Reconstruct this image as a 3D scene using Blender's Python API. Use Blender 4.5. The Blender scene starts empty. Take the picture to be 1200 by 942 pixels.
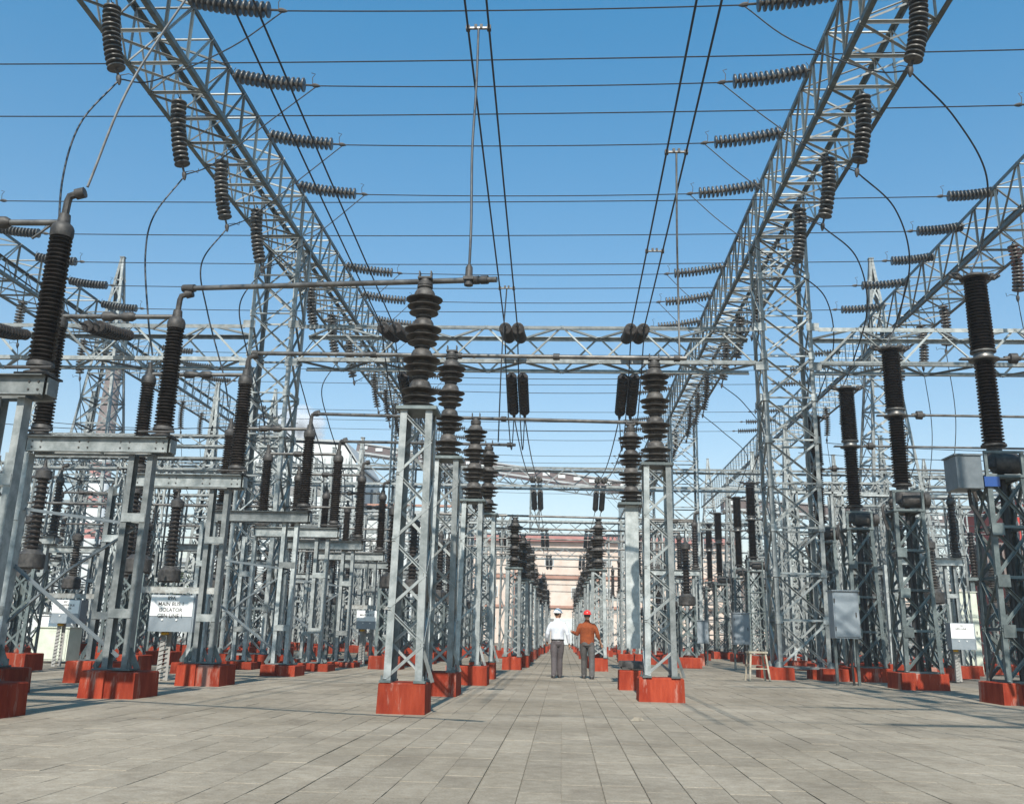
import bpy, math, random
from mathutils import Vector, Matrix, Quaternion
R = math.radians
random.seed(7)
S = bpy.context.scene
COL = S.collection

# ------------------------------------------------------------------ camera
CAM_H = 1.05
F_PX, YAW, PITCH, ROLL = 1120.0, .0571, .2738, .02347
cd = bpy.data.cameras.new('camera')
cam = bpy.data.objects.new('camera', cd); COL.objects.link(cam); S.camera = cam
fw = Vector((-math.sin(YAW)*math.cos(PITCH), math.cos(YAW)*math.cos(PITCH), math.sin(PITCH)))
r0 = Vector((math.cos(YAW), math.sin(YAW), 0)); u0 = r0.cross(fw)
rr = r0*math.cos(ROLL) + u0*math.sin(ROLL); uu = -r0*math.sin(ROLL) + u0*math.cos(ROLL)
M3 = Matrix((rr, uu, -fw)).transposed().to_4x4(); M3.translation = Vector((0, 0, CAM_H))
cam.matrix_world = M3
cd.sensor_width = 36; cd.lens = F_PX/1200*36; cd.shift_y = -41/1200
cd.clip_start = .1; cd.clip_end = 3000

# ------------------------------------------------------------------ sky and sun
SUN_EL, SUN_AZ = R(44), R(180.6)          # azimuth measured from +Y clockwise
w = bpy.data.worlds.new('World'); S.world = w; w.use_nodes = True
nt = w.node_tree; bg = nt.nodes['Background']
sky = nt.nodes.new('ShaderNodeTexSky'); sky.sky_type = 'NISHITA'; sky.sun_disc = False
sky.sun_elevation = SUN_EL; sky.sun_rotation = SUN_AZ
sky.air_density = 1.0; sky.dust_density = .6; sky.ozone_density = 1.0; sky.altitude = 100
tint = nt.nodes.new('ShaderNodeVectorMath'); tint.operation = 'MULTIPLY'
# smooth change of tint from the horizon (paler) to the zenith (deeper blue), the same all the way round
stc = nt.nodes.new('ShaderNodeTexCoord'); ssx = nt.nodes.new('ShaderNodeSeparateXYZ'); nt.links.new(stc.outputs['Generated'], ssx.inputs[0])
smr = nt.nodes.new('ShaderNodeMapRange'); smr.inputs[1].default_value = 0; smr.inputs[2].default_value = .62; nt.links.new(ssx.outputs['Z'], smr.inputs[0])
smx = nt.nodes.new('ShaderNodeMix'); smx.data_type = 'VECTOR'; smx.inputs[4].default_value = (1.55, 1.22, 1.02); smx.inputs[5].default_value = (.42, 1.42, 1.66)
nt.links.new(smr.outputs[0], smx.inputs[0]); nt.links.new(smx.outputs[1], tint.inputs[1])
nt.links.new(sky.outputs[0], tint.inputs[0]); nt.links.new(tint.outputs[0], bg.inputs[0]); bg.inputs[1].default_value = .094
sl = bpy.data.lights.new('sun', 'SUN'); sl.energy = 5.0; sl.angle = R(.5); sl.color = (1, .95, .87)
so = bpy.data.objects.new('sun', sl); COL.objects.link(so)
sd = Vector((math.sin(SUN_AZ)*math.cos(SUN_EL), math.cos(SUN_AZ)*math.cos(SUN_EL), math.sin(SUN_EL)))
so.rotation_euler = sd.to_track_quat('Z', 'Y').to_euler(); so.location = (-5, -20, 30)
S.view_settings.view_transform = 'Standard'; S.view_settings.look = 'None'
S.view_settings.exposure = .42; S.view_settings.gamma = 1
S.render.engine = 'CYCLES'
S.cycles.max_bounces = 5; S.cycles.diffuse_bounces = 2; S.cycles.glossy_bounces = 3
S.cycles.volume_bounces = 4

# ------------------------------------------------------------------ materials
def mat(name, c1, c2=None, rough=.6, metal=0, scale=6, bump=0, streak=False, spec=.5, bscale=None, rough2=None, vary=0, worn=None):
    m = bpy.data.materials.new(name); m.use_nodes = True
    t = m.node_tree; b = t.nodes['Principled BSDF']
    b.inputs['Roughness'].default_value = rough; b.inputs['Metallic'].default_value = metal
    b.inputs['Specular IOR Level'].default_value = spec
    b.inputs['Base Color'].default_value = (*c1, 1)
    if c2 is not None or bump:
        tc = t.nodes.new('ShaderNodeTexCoord')
        mp = t.nodes.new('ShaderNodeMapping'); t.links.new(tc.outputs['Object'], mp.inputs[0])
        oi = t.nodes.new('ShaderNodeObjectInfo')
        va = t.nodes.new('ShaderNodeVectorMath'); va.operation = 'SCALE'; va.inputs[3].default_value = 37.0
        cb = t.nodes.new('ShaderNodeCombineXYZ')
        for i in range(3): t.links.new(oi.outputs['Random'], cb.inputs[i])
        t.links.new(cb.outputs[0], va.inputs[0]); t.links.new(va.outputs[0], mp.inputs['Location'])
        if streak: mp.inputs['Scale'].default_value = (1, 1, .18)
    if c2 is not None:
        n = t.nodes.new('ShaderNodeTexNoise'); n.inputs['Scale'].default_value = scale; n.inputs['Detail'].default_value = 5
        n.inputs['Roughness'].default_value = .65
        t.links.new(mp.outputs[0], n.inputs['Vector'])
        r = t.nodes.new('ShaderNodeValToRGB'); r.color_ramp.elements[0].position = .36; r.color_ramp.elements[1].position = .66
        r.color_ramp.elements[0].color = (*c1, 1); r.color_ramp.elements[1].color = (*c2, 1)
        t.links.new(n.outputs[0], r.inputs[0]); last = r.outputs[0]
        if worn:
            n3 = t.nodes.new('ShaderNodeTexNoise'); n3.inputs['Scale'].default_value = worn[3]; n3.inputs['Detail'].default_value = 9; n3.inputs['Roughness'].default_value = .75
            t.links.new(mp.outputs[0], n3.inputs['Vector'])
            r3 = t.nodes.new('ShaderNodeMapRange'); r3.inputs[1].default_value = worn[4]; r3.inputs[2].default_value = worn[4]+.07; t.links.new(n3.outputs[0], r3.inputs[0])
            mw = t.nodes.new('ShaderNodeMixRGB'); mw.inputs[2].default_value = (*worn[:3], 1); t.links.new(r3.outputs[0], mw.inputs[0]); t.links.new(last, mw.inputs[1]); last = mw.outputs[0]
        if vary:
            vr = t.nodes.new('ShaderNodeMapRange'); vr.inputs[3].default_value = 1-vary; vr.inputs[4].default_value = 1+vary*.8
            t.links.new(oi.outputs['Random'], vr.inputs[0]); vs_ = t.nodes.new('ShaderNodeVectorMath'); vs_.operation = 'SCALE'
            t.links.new(last, vs_.inputs[0]); t.links.new(vr.outputs[0], vs_.inputs[3]); last = vs_.outputs[0]
        t.links.new(last, b.inputs['Base Color'])
        if rough2 is not None:
            mr = t.nodes.new('ShaderNodeMapRange'); mr.inputs[3].default_value = rough; mr.inputs[4].default_value = rough2
            t.links.new(n.outputs[0], mr.inputs[0]); t.links.new(mr.outputs[0], b.inputs['Roughness'])
    if bump:
        n2 = t.nodes.new('ShaderNodeTexNoise'); n2.inputs['Scale'].default_value = bscale or scale*6; n2.inputs['Detail'].default_value = 4
        t.links.new(mp.outputs[0], n2.inputs['Vector'])
        bp = t.nodes.new('ShaderNodeBump'); bp.inputs['Strength'].default_value = bump; bp.inputs['Distance'].default_value = .02
        t.links.new(n2.outputs[0], bp.inputs['Height']); t.links.new(bp.outputs[0], b.inputs['Normal'])
    return m
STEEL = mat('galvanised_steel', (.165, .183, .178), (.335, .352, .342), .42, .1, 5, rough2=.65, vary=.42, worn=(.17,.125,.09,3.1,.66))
STEELD = mat('dark_steel_and_shade', (.065, .085, .085), (.14, .165, .16), .45, .1, 5, rough2=.65, vary=.3)  # dark steel; on the long beam chords the tone stands for shade
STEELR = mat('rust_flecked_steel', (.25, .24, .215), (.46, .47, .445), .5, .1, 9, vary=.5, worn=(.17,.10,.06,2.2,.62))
PIPE = mat('aluminium_pipe', (.085, .08, .075), (.20, .19, .175), .45, .6, 4)
CAST = mat('cast_fitting', (.026, .024, .022), (.075, .068, .062), .6, .2, 8)
CABLE = mat('grey_cable', (.07,.07,.07), (.12,.12,.115), .5, .3, 6)
WIRE = mat('conductor_wire', (.022, .025, .03), (.045, .05, .055), .55, .5, 9)
PORC = mat('dusty_grey_porcelain', (.036, .032, .029), (.098, .088, .078), .4, 0, 9, rough2=.7, spec=.35, vary=.25)
PORB = mat('brown_porcelain', (.012, .010, .009), (.038, .031, .027), .35, 0, 7, rough2=.6, spec=.3, vary=.25)
PORK = mat('dark_porcelain', (.007, .006, .006), (.016, .013, .012), .35, 0, 7, spec=.25)
PORS = mat('disc_porcelain', (.04, .037, .033), (.12, .112, .10), .38, 0, 10, vary=.3, spec=.4)
RED = mat('red_oxide_paint', (.19, .022, .010), (.30, .048, .022), .8, 0, 7, .45, streak=True, spec=.15, vary=.25, worn=(.31,.15,.115,3.0,.56))
REDD = mat('worn_red_paint', (.30, .055, .04), (.45, .10, .07), .7, 0, 5, .4)
BOXG = mat('grey_cabinet_paint', (.20, .235, .26), (.26, .295, .32), .4, .1, 4)
BOXD = mat('dark_paint_and_shade', (.10, .12, .13), (.15, .17, .18), .45, .1, 4)  # dark grey paint; stands for shade on tie bars and drive box
BOXP = mat('pale_cabinet_paint', (.50, .52, .42), (.60, .62, .52), .5, 0, 3)
WHITE = mat('white_sign_paint', (.74, .74, .72), (.82, .82, .80), .5, 0, 4)
BLACK = mat('black_lettering', (.02, .02, .02), None, .6)
BLUEP = mat('blue_paint', (.015, .06, .22), None, .4)
YEL = mat('yellow_paint', (.65, .38, .02), None, .5)
CONC = mat('concrete_grey', (.24, .235, .22), (.33, .32, .295), .85, 0, 5, .3)
WOODP = mat('worn_wood', (.26, .225, .165), (.40, .35, .27), .7, 0, 8)

def ground_mat(name, c1, c2, c3, lines):
    m = bpy.data.materials.new(name); m.use_nodes = True; t = m.node_tree; b = t.nodes['Principled BSDF']
    b.inputs['Roughness'].default_value = .9; b.inputs['Specular IOR Level'].default_value = .25
    g = t.nodes.new('ShaderNodeNewGeometry')
    n1 = t.nodes.new('ShaderNodeTexNoise'); n1.inputs['Scale'].default_value = .35; n1.inputs['Detail'].default_value = 8; n1.inputs['Roughness'].default_value = .6
    n2 = t.nodes.new('ShaderNodeTexNoise'); n2.inputs['Scale'].default_value = 9; n2.inputs['Detail'].default_value = 6; n2.inputs['Roughness'].default_value = .7
    for n in (n1, n2): t.links.new(g.outputs['Position'], n.inputs['Vector'])
    r1 = t.nodes.new('ShaderNodeValToRGB'); r1.color_ramp.elements[0].position = .35; r1.color_ramp.elements[1].position = .65
    r1.color_ramp.elements[0].color = (*c1, 1); r1.color_ramp.elements[1].color = (*c2, 1)
    t.links.new(n1.outputs[0], r1.inputs[0])
    r2 = t.nodes.new('ShaderNodeValToRGB'); r2.color_ramp.elements[0].position = .3; r2.color_ramp.elements[1].position = .75
    r2.color_ramp.elements[0].color = (*c3, 1); r2.color_ramp.elements[1].color = (1, 1, 1, 1)
    t.links.new(n2.outputs[0], r2.inputs[0])
    mx = t.nodes.new('ShaderNodeMixRGB'); mx.blend_type = 'MULTIPLY'; mx.inputs[0].default_value = .8
    t.links.new(r1.outputs[0], mx.inputs[1]); t.links.new(r2.outputs[0], mx.inputs[2])
    last = mx.outputs[0]
    n5 = t.nodes.new('ShaderNodeTexNoise'); n5.inputs['Scale'].default_value = 1.1; n5.inputs['Detail'].default_value = 7; n5.inputs['Roughness'].default_value = .72; n5.inputs['Distortion'].default_value = .6
    t.links.new(g.outputs['Position'], n5.inputs['Vector'])
    r5 = t.nodes.new('ShaderNodeMapRange'); r5.inputs[1].default_value = .50; r5.inputs[2].default_value = .68; r5.inputs[4].default_value = .55; t.links.new(n5.outputs[0], r5.inputs[0])
    m5 = t.nodes.new('ShaderNodeMixRGB'); m5.inputs[2].default_value = (c1[0]*.55, c1[1]*.52, c1[2]*.5, 1); t.links.new(r5.outputs[0], m5.inputs[0]); t.links.new(last, m5.inputs[1]); last = m5.outputs[0]
    n6 = t.nodes.new('ShaderNodeTexNoise'); n6.inputs['Scale'].default_value = 60; n6.inputs['Detail'].default_value = 3; t.links.new(g.outputs['Position'], n6.inputs['Vector'])
    r6 = t.nodes.new('ShaderNodeMapRange'); r6.inputs[1].default_value = .3; r6.inputs[2].default_value = .7; r6.inputs[3].default_value = .82; r6.inputs[4].default_value = 1.14; t.links.new(n6.outputs[0], r6.inputs[0])
    s6 = t.nodes.new('ShaderNodeVectorMath'); s6.operation = 'SCALE'; t.links.new(last, s6.inputs[0]); t.links.new(r6.outputs[0], s6.inputs[3]); last = s6.outputs[0]
    h = n2.outputs[0]
    if lines == 'slab':
        isl = t.nodes.new('ShaderNodeNewGeometry'); oi = t.nodes.new('ShaderNodeObjectInfo')
        ad = t.nodes.new('ShaderNodeMath'); ad.operation = 'ADD'
        t.links.new(isl.outputs['Random Per Island'], ad.inputs[0]); t.links.new(oi.outputs['Random'], ad.inputs[1])
        fr = t.nodes.new('ShaderNodeMath'); fr.operation = 'FRACT'; t.links.new(ad.outputs[0], fr.inputs[0])
        mr = t.nodes.new('ShaderNodeMapRange'); mr.inputs[3].default_value = .88; mr.inputs[4].default_value = 1.05
        t.links.new(fr.outputs[0], mr.inputs[0])
        sc = t.nodes.new('ShaderNodeVectorMath'); sc.operation = 'SCALE'
        t.links.new(last, sc.inputs[0]); t.links.new(mr.outputs[0], sc.inputs[3]); last = sc.outputs[0]
    if lines == 'brick':
        br = t.nodes.new('ShaderNodeTexBrick'); br.offset = .5
        br.inputs['Scale'].default_value = 1; br.inputs['Brick Width'].default_value = 2.1; br.inputs['Row Height'].default_value = .31
        br.inputs['Mortar Size'].default_value = .012; br.inputs['Color1'].default_value = (1, 1, 1, 1); br.inputs['Color2'].default_value = (.9, .9, .9, 1)
        br.inputs['Mortar'].default_value = (.45, .42, .38, 1)
        mp = t.nodes.new('ShaderNodeMapping'); mp.inputs['Rotation'].default_value = (0, 0, R(90))
        t.links.new(g.outputs['Position'], mp.inputs[0]); t.links.new(mp.outputs[0], br.inputs['Vector'])
        m2 = t.nodes.new('ShaderNodeMixRGB'); m2.blend_type = 'MULTIPLY'; m2.inputs[0].default_value = 1
        t.links.new(last, m2.inputs[1]); t.links.new(br.outputs['Color'], m2.inputs[2]); last = m2.outputs[0]
    t.links.new(last, b.inputs['Base Color'])
    bp = t.nodes.new('ShaderNodeBump'); bp.inputs['Strength'].default_value = .5; bp.inputs['Distance'].default_value = .015
    t.links.new(h, bp.inputs['Height']); t.links.new(bp.outputs[0], b.inputs['Normal'])
    return m
SLAB = ground_mat('concrete_slab', (.27, .228, .172), (.385, .332, .262), (.60, .565, .51), 'slab')
PAVE = ground_mat('pavement_far', (.27, .228, .172), (.37, .32, .25), (.60, .565, .51), 'brick')
DIRT = ground_mat('yard_dirt', (.19, .165, .13), (.27, .24, .195), (.6, .58, .55), None)
JOINT = mat('joint_dirt', (.17, .145, .11), (.30, .26, .20), .95, 0, 12)

# ------------------------------------------------------------------ mesh helpers
class G:
    def __init__(s): s.v = []; s.f = []
    def add(s, vs, fs):
        o = len(s.v); s.v += [tuple(p) for p in vs]; s.f += [tuple(i+o for i in f) for f in fs]; return s
    def box(s, c, d, rz=0):
        x, y, z = d[0]/2, d[1]/2, d[2]/2; cs, sn = math.cos(rz), math.sin(rz)
        vs = []
        for a, b, e in ((-x,-y,-z),(x,-y,-z),(x,y,-z),(-x,y,-z),(-x,-y,z),(x,-y,z),(x,y,z),(-x,y,z)):
            vs.append((c[0]+a*cs-b*sn, c[1]+a*sn+b*cs, c[2]+e))
        return s.add(vs, [(0,3,2,1),(4,5,6,7),(0,1,5,4),(1,2,6,5),(2,3,7,6),(3,0,4,7)])
    def prism(s, pts, z0, z1, sc=1):
        n = len(pts); cx = sum(p[0] for p in pts)/n; cy = sum(p[1] for p in pts)/n
        vs = [(p[0], p[1], z0) for p in pts] + [(cx+(p[0]-cx)*sc, cy+(p[1]-cy)*sc, z1) for p in pts]
        return s.add(vs, [tuple(range(n-1,-1,-1)), tuple(range(n,2*n))] + [(i,(i+1)%n,n+(i+1)%n,n+i) for i in range(n)])
    def frame(s, p0, p1, up=None):
        d = (Vector(p1)-Vector(p0)); L = d.length; d.normalize()
        u = Vector(up) if up else (Vector((0,0,1)) if abs(d.z) < .9 else Vector((0,1,0)))
        a = u.cross(d); a.normalize(); b = d.cross(a)
        return a, b, d, L
    def bar(s, p0, p1, w, h=None, up=None):
        h = h or w; a, b, d, L = s.frame(p0, p1, up); p0 = Vector(p0); p1 = Vector(p1)
        vs = [p+a*x*w/2+b*y*h/2 for p in (p0, p1) for x, y in ((-1,-1),(1,-1),(1,1),(-1,1))]
        return s.add(vs, [(3,2,1,0),(4,5,6,7),(0,1,5,4),(1,2,6,5),(2,3,7,6),(3,0,4,7)])
    def prof(s, p0, p1, pr, up=None):
        a, b, d, L = s.frame(p0, p1, up); p0 = Vector(p0); p1 = Vector(p1); n = len(pr)
        vs = [p+a*x+b*y for p in (p0, p1) for x, y in pr]
        return s.add(vs, [tuple(range(n-1,-1,-1)), tuple(range(n,2*n))] + [(i,(i+1)%n,n+(i+1)%n,n+i) for i in range(n)])
    def ang(s, p0, p1, w, t=None, up=None):
        t = t or w*.14
        return s.prof(p0, p1, [(0,0),(w,0),(w,t),(t,t),(t,w),(0,w)], up)
    def tube(s, pts, r, seg=8, caps=True):
        pts = [Vector(p) for p in pts]; rs = r if isinstance(r, (list, tuple)) else [r]*len(pts)
        d0 = (pts[1]-pts[0]).normalized(); up = Vector((0,0,1)) if abs(d0.z) < .9 else Vector((0,1,0))
        vs = []; n = len(pts); a = up.cross(d0).normalized()
        for i, p in enumerate(pts):
            d = (pts[min(i+1,n-1)]-pts[max(i-1,0)]).normalized()
            a = (a - d*a.dot(d)).normalized(); b = d.cross(a)
            for k in range(seg):
                t = 2*math.pi*k/seg; vs.append(p+(a*math.cos(t)+b*math.sin(t))*rs[i])
        fs = [(i*seg+k, i*seg+(k+1)%seg, (i+1)*seg+(k+1)%seg, (i+1)*seg+k) for i in range(n-1) for k in range(seg)]
        if caps: fs += [tuple(range(seg-1,-1,-1)), tuple((n-1)*seg+k for k in range(seg))]
        return s.add(vs, fs)
    def lathe(s, p0, d, pr, seg=20):
        # pr: (t along d, r)
        p0 = Vector(p0); d = Vector(d).normalized(); u = Vector((0,0,1)) if abs(d.z) < .9 else Vector((0,1,0))
        a = u.cross(d).normalized(); b = d.cross(a); vs = []
        for t, r in pr:
            for k in range(seg):
                q = 2*math.pi*k/seg; vs.append(p0+d*t+(a*math.cos(q)+b*math.sin(q))*max(r, 1e-4))
        n = len(pr)
        fs = [(i*seg+k, i*seg+(k+1)%seg, (i+1)*seg+(k+1)%seg, (i+1)*seg+k) for i in range(n-1) for k in range(seg)]
        fs += [tuple(range(seg-1,-1,-1)), tuple((n-1)*seg+k for k in range(seg))]
        return s.add(vs, fs)
    def mesh(s, name, m, smooth=False):
        me = bpy.data.meshes.new(name); me.from_pydata(s.v, [], s.f); me.materials.append(m)
        if smooth:
            me.polygons.foreach_set('use_smooth', [True]*len(me.polygons))
            me.set_sharp_from_angle(angle=R(38))
        me.update(); return me
def ob(name, me, parent=None, loc=(0,0,0), stuff=False):
    o = bpy.data.objects.new(name, me); COL.objects.link(o); o.location = loc
    if parent: o.parent = parent
    if stuff: o['kind'] = 'stuff'
    return o
def gp(name, g, m, parent=None, smooth=False, stuff=False): return ob(name, g.mesh(name, m, smooth), parent, stuff=stuff)
def thing(name, label, cat, loc=(0,0,0), rz=0, group=None):
    o = bpy.data.objects.new(name, None); COL.objects.link(o); o.location = loc; o.rotation_euler = (0,0,rz)
    o.empty_display_size = .2
    o['label'] = label; o['category'] = cat
    if group: o['group'] = group
    return o
def tag(o, label, cat, group=None):
    o['label'] = label; o['category'] = cat
    if group: o['group'] = group
    return o
KIDS = {}
def dup(root, loc, label, group=None, rz=None, drop=(), scale=None):
    kids = KIDS.get(root.name)
    if kids is None:
        kids = [(c, list(c.children)) for c in root.children]; KIDS[root.name] = kids
    r = root.copy(); COL.objects.link(r); r.location = loc; r['label'] = label
    if rz is not None: r.rotation_euler = (0,0,rz)
    if group: r['group'] = group
    if scale: r.scale = scale
    for c, gc in kids:
        if c.name.split('.')[0] in drop: continue
        k = c.copy(); COL.objects.link(k); k.parent = r
        for g in gc:
            q = g.copy(); COL.objects.link(q); q.parent = k
    return r
# unit members (length 1 along z), shared by every brace that is an object of its own
_u = {}
def unit(kind, m):
    key = (kind, m.name)
    if key not in _u:
        g = G()
        if kind == 'L':
            t = .14; pr = [(-.5,-.5),(.5,-.5),(.5,-.5+t),(-.5+t,-.5+t),(-.5+t,.5),(-.5,.5)]
        else: pr = [(-.5,-.09),(.5,-.09),(.5,.09),(-.5,.09)]
        n = len(pr); vs = [(x,y,z) for z in (0,1) for x,y in pr]
        g.add(vs, [tuple(range(n-1,-1,-1)), tuple(range(n,2*n))] + [(i,(i+1)%n,n+(i+1)%n,n+i) for i in range(n)])
        _u[key] = g.mesh('member_'+kind, m)
    return _u[key]
def member(name, p0, p1, wd, m, parent, face=None, kind='L'):
    """a straight rolled-steel bar; face = outward normal of the lattice face it lies in"""
    p0 = Vector(p0); p1 = Vector(p1); d = p1-p0; L = d.length; d.normalize()
    f = Vector(face) if face is not None else (Vector((0,0,1)) if abs(d.z) < .9 else Vector((0,-1,0)))
    x = f.cross(d)
    if x.length < 1e-4: x = d.orthogonal()
    x.normalize(); y = d.cross(x)      # y ~ towards -face*... keep leg of the L inward
    rot = Matrix((x, y, d)).transposed()
    o = ob(name, unit(kind, m), parent)
    o.matrix_local = Matrix.Translation(p0) @ rot.to_4x4() @ Matrix.Diagonal((wd, wd, L, 1))
    return o
ZIG = {}
def lattice(parent, st, leg_w, br_w, pats, m=STEEL, separate=True, leg='leg', brace='brace', horiz=(1,1,1,1), mb=None, gusset=0, hw=None, start=0):
    """st: stations, each 4 corner points. pats: pattern of each of 4 faces. face k lies between corner k and k+1"""
    mb = mb or m; n = len(st); st = [[Vector(p) for p in s] for s in st]
    g = G()
    for k in range(4):
        # corner angle: legs of the L run along the two faces
        p0, p1 = st[0][k], st[-1][k]
        e1 = (st[0][(k+1)%4]-p0).normalized(); e2 = (st[0][(k-1)%4]-p0).normalized(); t = leg_w*.13
        def ring(p): return [p, p+e1*leg_w, p+e1*leg_w+e2*t, p+e1*t+e2*t, p+e2*leg_w+e1*t, p+e2*leg_w]
        q = G().add(ring(p0)+ring(p1), [(5,4,3,2,1,0), tuple(range(6,12))] + [(i,(i+1)%6,6+(i+1)%6,6+i) for i in range(6)])
        gp(leg, q, m, parent)
    cnt = 0
    for k in range(4):
        k2 = (k+1) % 4; c0 = sum((p for p in st[0]), Vector())/4; c1 = sum((p for p in st[-1]), Vector())/4
        mid = (st[0][k]+st[0][k2]+st[-1][k]+st[-1][k2])/4; nrm = (mid-(c0+c1)/2).normalized()
        off = -nrm*leg_w*.13
        segs = []
        for i in range(n-1):
            a, b, c, d = st[i][k], st[i][k2], st[i+1][k], st[i+1][k2]
            P = pats[k]
            if P == 'X': segs += [(a, d, 0), (b, c, 1)]
            elif P == 'Z': segs += [(a, d, 0)] if (i+start+k) % 2 == 0 else [(b, c, 0)]
            elif P == 'N': segs += [(a, d, 0)]
            elif P == 'W':
                mm = (c+d)/2 if False else None
                segs += [(a, (c+d)/2, 0)] if False else ([(a, d, 0)] if (i+start) % 2 == 0 else [(b, c, 0)])
            if horiz[k] and i > 0: segs += [(a, b, 2)]
        if horiz[k]: segs += [(st[-1][k], st[-1][k2], 2), (st[0][k], st[0][k2], 2)]
        for p, q, lay in segs:
            o2 = off - nrm*(.004+lay*br_w*.2); wd = (hw or br_w) if lay == 2 else br_w
            p = p+o2; q = q+o2
            if separate: member(brace, p, q, wd, mb, parent, nrm)
            else: g.prof(p, q, [(-wd/2,0),(wd/2,0),(wd/2,wd*.16),(-wd/2,wd*.16)] if lay != 2 else [(-wd/2,0),(wd/2,0),(wd/2,wd*.16),(-wd/2+wd*.16,wd*.16),(-wd/2+wd*.16,wd*.8),(-wd/2,wd*.8)], up=-nrm)
            cnt += 1
        if gusset and separate:
            for i in range(1, n-1):
                for c in (k, k2):
                    p = st[i][c]; e = (st[i][k2 if c == k else k]-p).normalized()
                    q = p+e*gusset*.42+nrm*.008
                    ax = (st[i+1][c]-st[i][c]).normalized()
                    gg = G().bar(q-ax*gusset*.5, q+ax*gusset*.5, gusset*.8, .012, up=nrm)
                    gp('gusset_plate', gg, m, parent)
    if not separate:
        gp('bracing', g, mb, parent, stuff=True)

ORD = ['first','second','third','fourth','fifth','sixth','seventh','eighth','ninth','tenth','eleventh','twelfth','thirteenth','fourteenth','fifteenth','sixteenth','seventeenth','eighteenth','nineteenth','twentieth','twenty first','twenty second','twenty third','twenty fourth','twenty fifth','twenty sixth','twenty seventh','twenty eighth','twenty ninth','thirtieth']

# ------------------------------------------------------------------ ground
g = G(); N = 40
# one sheet out to the horizon, with a denser gently uneven middle
xs = [-1500,-400,-150]+[-80+4*i for i in range(41)]+[150,400,1500]; ys = [-300,-60]+[-12+5*i for i in range(46)]+[400,1500]
vs = []
for y in ys:
    for x in xs:
        far = abs(x) > 18 or y > 120 or y < -5
        vs.append((x, y, -.06+(random.uniform(-.02,.02) if far else 0)))
W_ = len(xs)
g.add(vs, [(j*W_+i, j*W_+i+1, (j+1)*W_+i+1, (j+1)*W_+i) for j in range(len(ys)-1) for i in range(W_-1)])
o = gp('ground', g, DIRT); o['kind'] = 'structure'
# concrete pavement of the aisle and equipment rows
o = gp('pavement', G().box((-.5, 56, -.04), (23, 130, .03)), PAVE); o['kind'] = 'structure'; PAVEO = o
# slabs laid over the bed; the bed shows as dark joints
XA, XB, YA, YB = -12, 11, 2.5, 34
bed = gp('joint_bed', G().box(((XA+XB)/2, (YA+YB)/2, -.0175), (XB-XA, YB-YA, .011)), JOINT, PAVEO)
SW = .30; slabs = []
nx = int((XB-XA)/SW)
for i in range(nx):
    x = XA+(i+.5)*SW+random.uniform(-.004,.004); ph = random.uniform(-1.6,1.2)
    y = YA-2+ph
    cuts = [YA]
    for base in range(0, 9):
        yb = 1.05+4.0*base-.0
        for t in (yb, yb+.7+ph*.1, yb+1.33+ph*.2, yb+2.0+ph*.25, yb+2.67+ph*.2, yb+3.3+ph*.1):
            if YA+.3 < t < YB-.3: cuts.append(t)
    cuts = sorted(cuts)+[YB]
    for a, b in zip(cuts[:-1], cuts[1:]):
        if b-a < .25: continue
        slabs.append((x, (a+b)/2, b-a, random.uniform(-.002,.002)))
def near(sl):
    x, y = sl[0], sl[1]
    lim = abs(math.atan2(x+.05*y, y)) < .53
    return (0 if (lim and y > 7) else 1, y*y+x*x)
slabs.sort(key=near)
SM = {}
rest = G()
for i, (x, y, L, dz) in enumerate(slabs):
    if i < 300:
        key = round(L, 2)
        if key not in SM:
            q = G(); a, b, e = SW/2-.003, L/2-.004, .005
            q.add([(-a,-b,-.008),(a,-b,-.008),(a,b,-.008),(-a,b,-.008),(-a,-b,-.003),(a,-b,-.003),(a,b,-.003),(-a,b,-.003),(-a+e,-b+e,0),(a-e,-b+e,0),(a-e,b-e,0),(-a+e,b-e,0)],
                  [(3,2,1,0),(0,1,5,4),(1,2,6,5),(2,3,7,6),(3,0,4,7),(4,5,9,8),(5,6,10,9),(6,7,11,10),(7,4,8,11),(8,9,10,11)])
            SM[key] = q.mesh('paving_slab', SLAB)
        ob('paving_slab', SM[key], PAVEO, (x, y, dz))
    else: rest.box((x, y, dz-.006), (SW-.006, L-.008, .012))
gp('paving_slab_field', rest, SLAB, PAVEO, stuff=True)

# ------------------------------------------------------------------ profiles
def ribbed(g, z0, z1, r_in, r_out, n, seg=20, taper=1.0, big=0):
    pr = []; h = (z1-z0)/n
    for i in range(n):
        z = z0+i*h; s = 1-(1-taper)*(i/n); ro = r_out*s + (big if i % 2 else 0)
        pr += [(z, r_in*s), (z+h*.30, r_in*s), (z+h*.34, ro*.985), (z+h*.48, ro), (z+h*.8, r_in*s*1.06)]
    pr.append((z1, r_in*taper))
    g.lathe((0,0,0), (0,0,1), pr, seg)
def shed_stack(g, z0, n, uh, seg=24, s=1):
    for i in range(n):
        z = z0+i*uh; k = uh/.49
        pr = [(0,.12),(.012,.135),(.022,.19),(.030,.222),(.040,.226),(.066,.15),(.085,.128),
              (.118,.13),(.126,.22),(.133,.255),(.144,.259),(.172,.165),(.195,.13),
              (.232,.132),(.240,.235),(.248,.280),(.260,.285),(.292,.19),(.312,.165),(.36,.158),(.405,.135),(.43,.10),(.445,.098),(.452,.122),(.478,.122),(.49,.10)]
        g.lathe((0,0,z), (0,0,1), [(t*k, r*s) for t, r in pr], seg)
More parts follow.
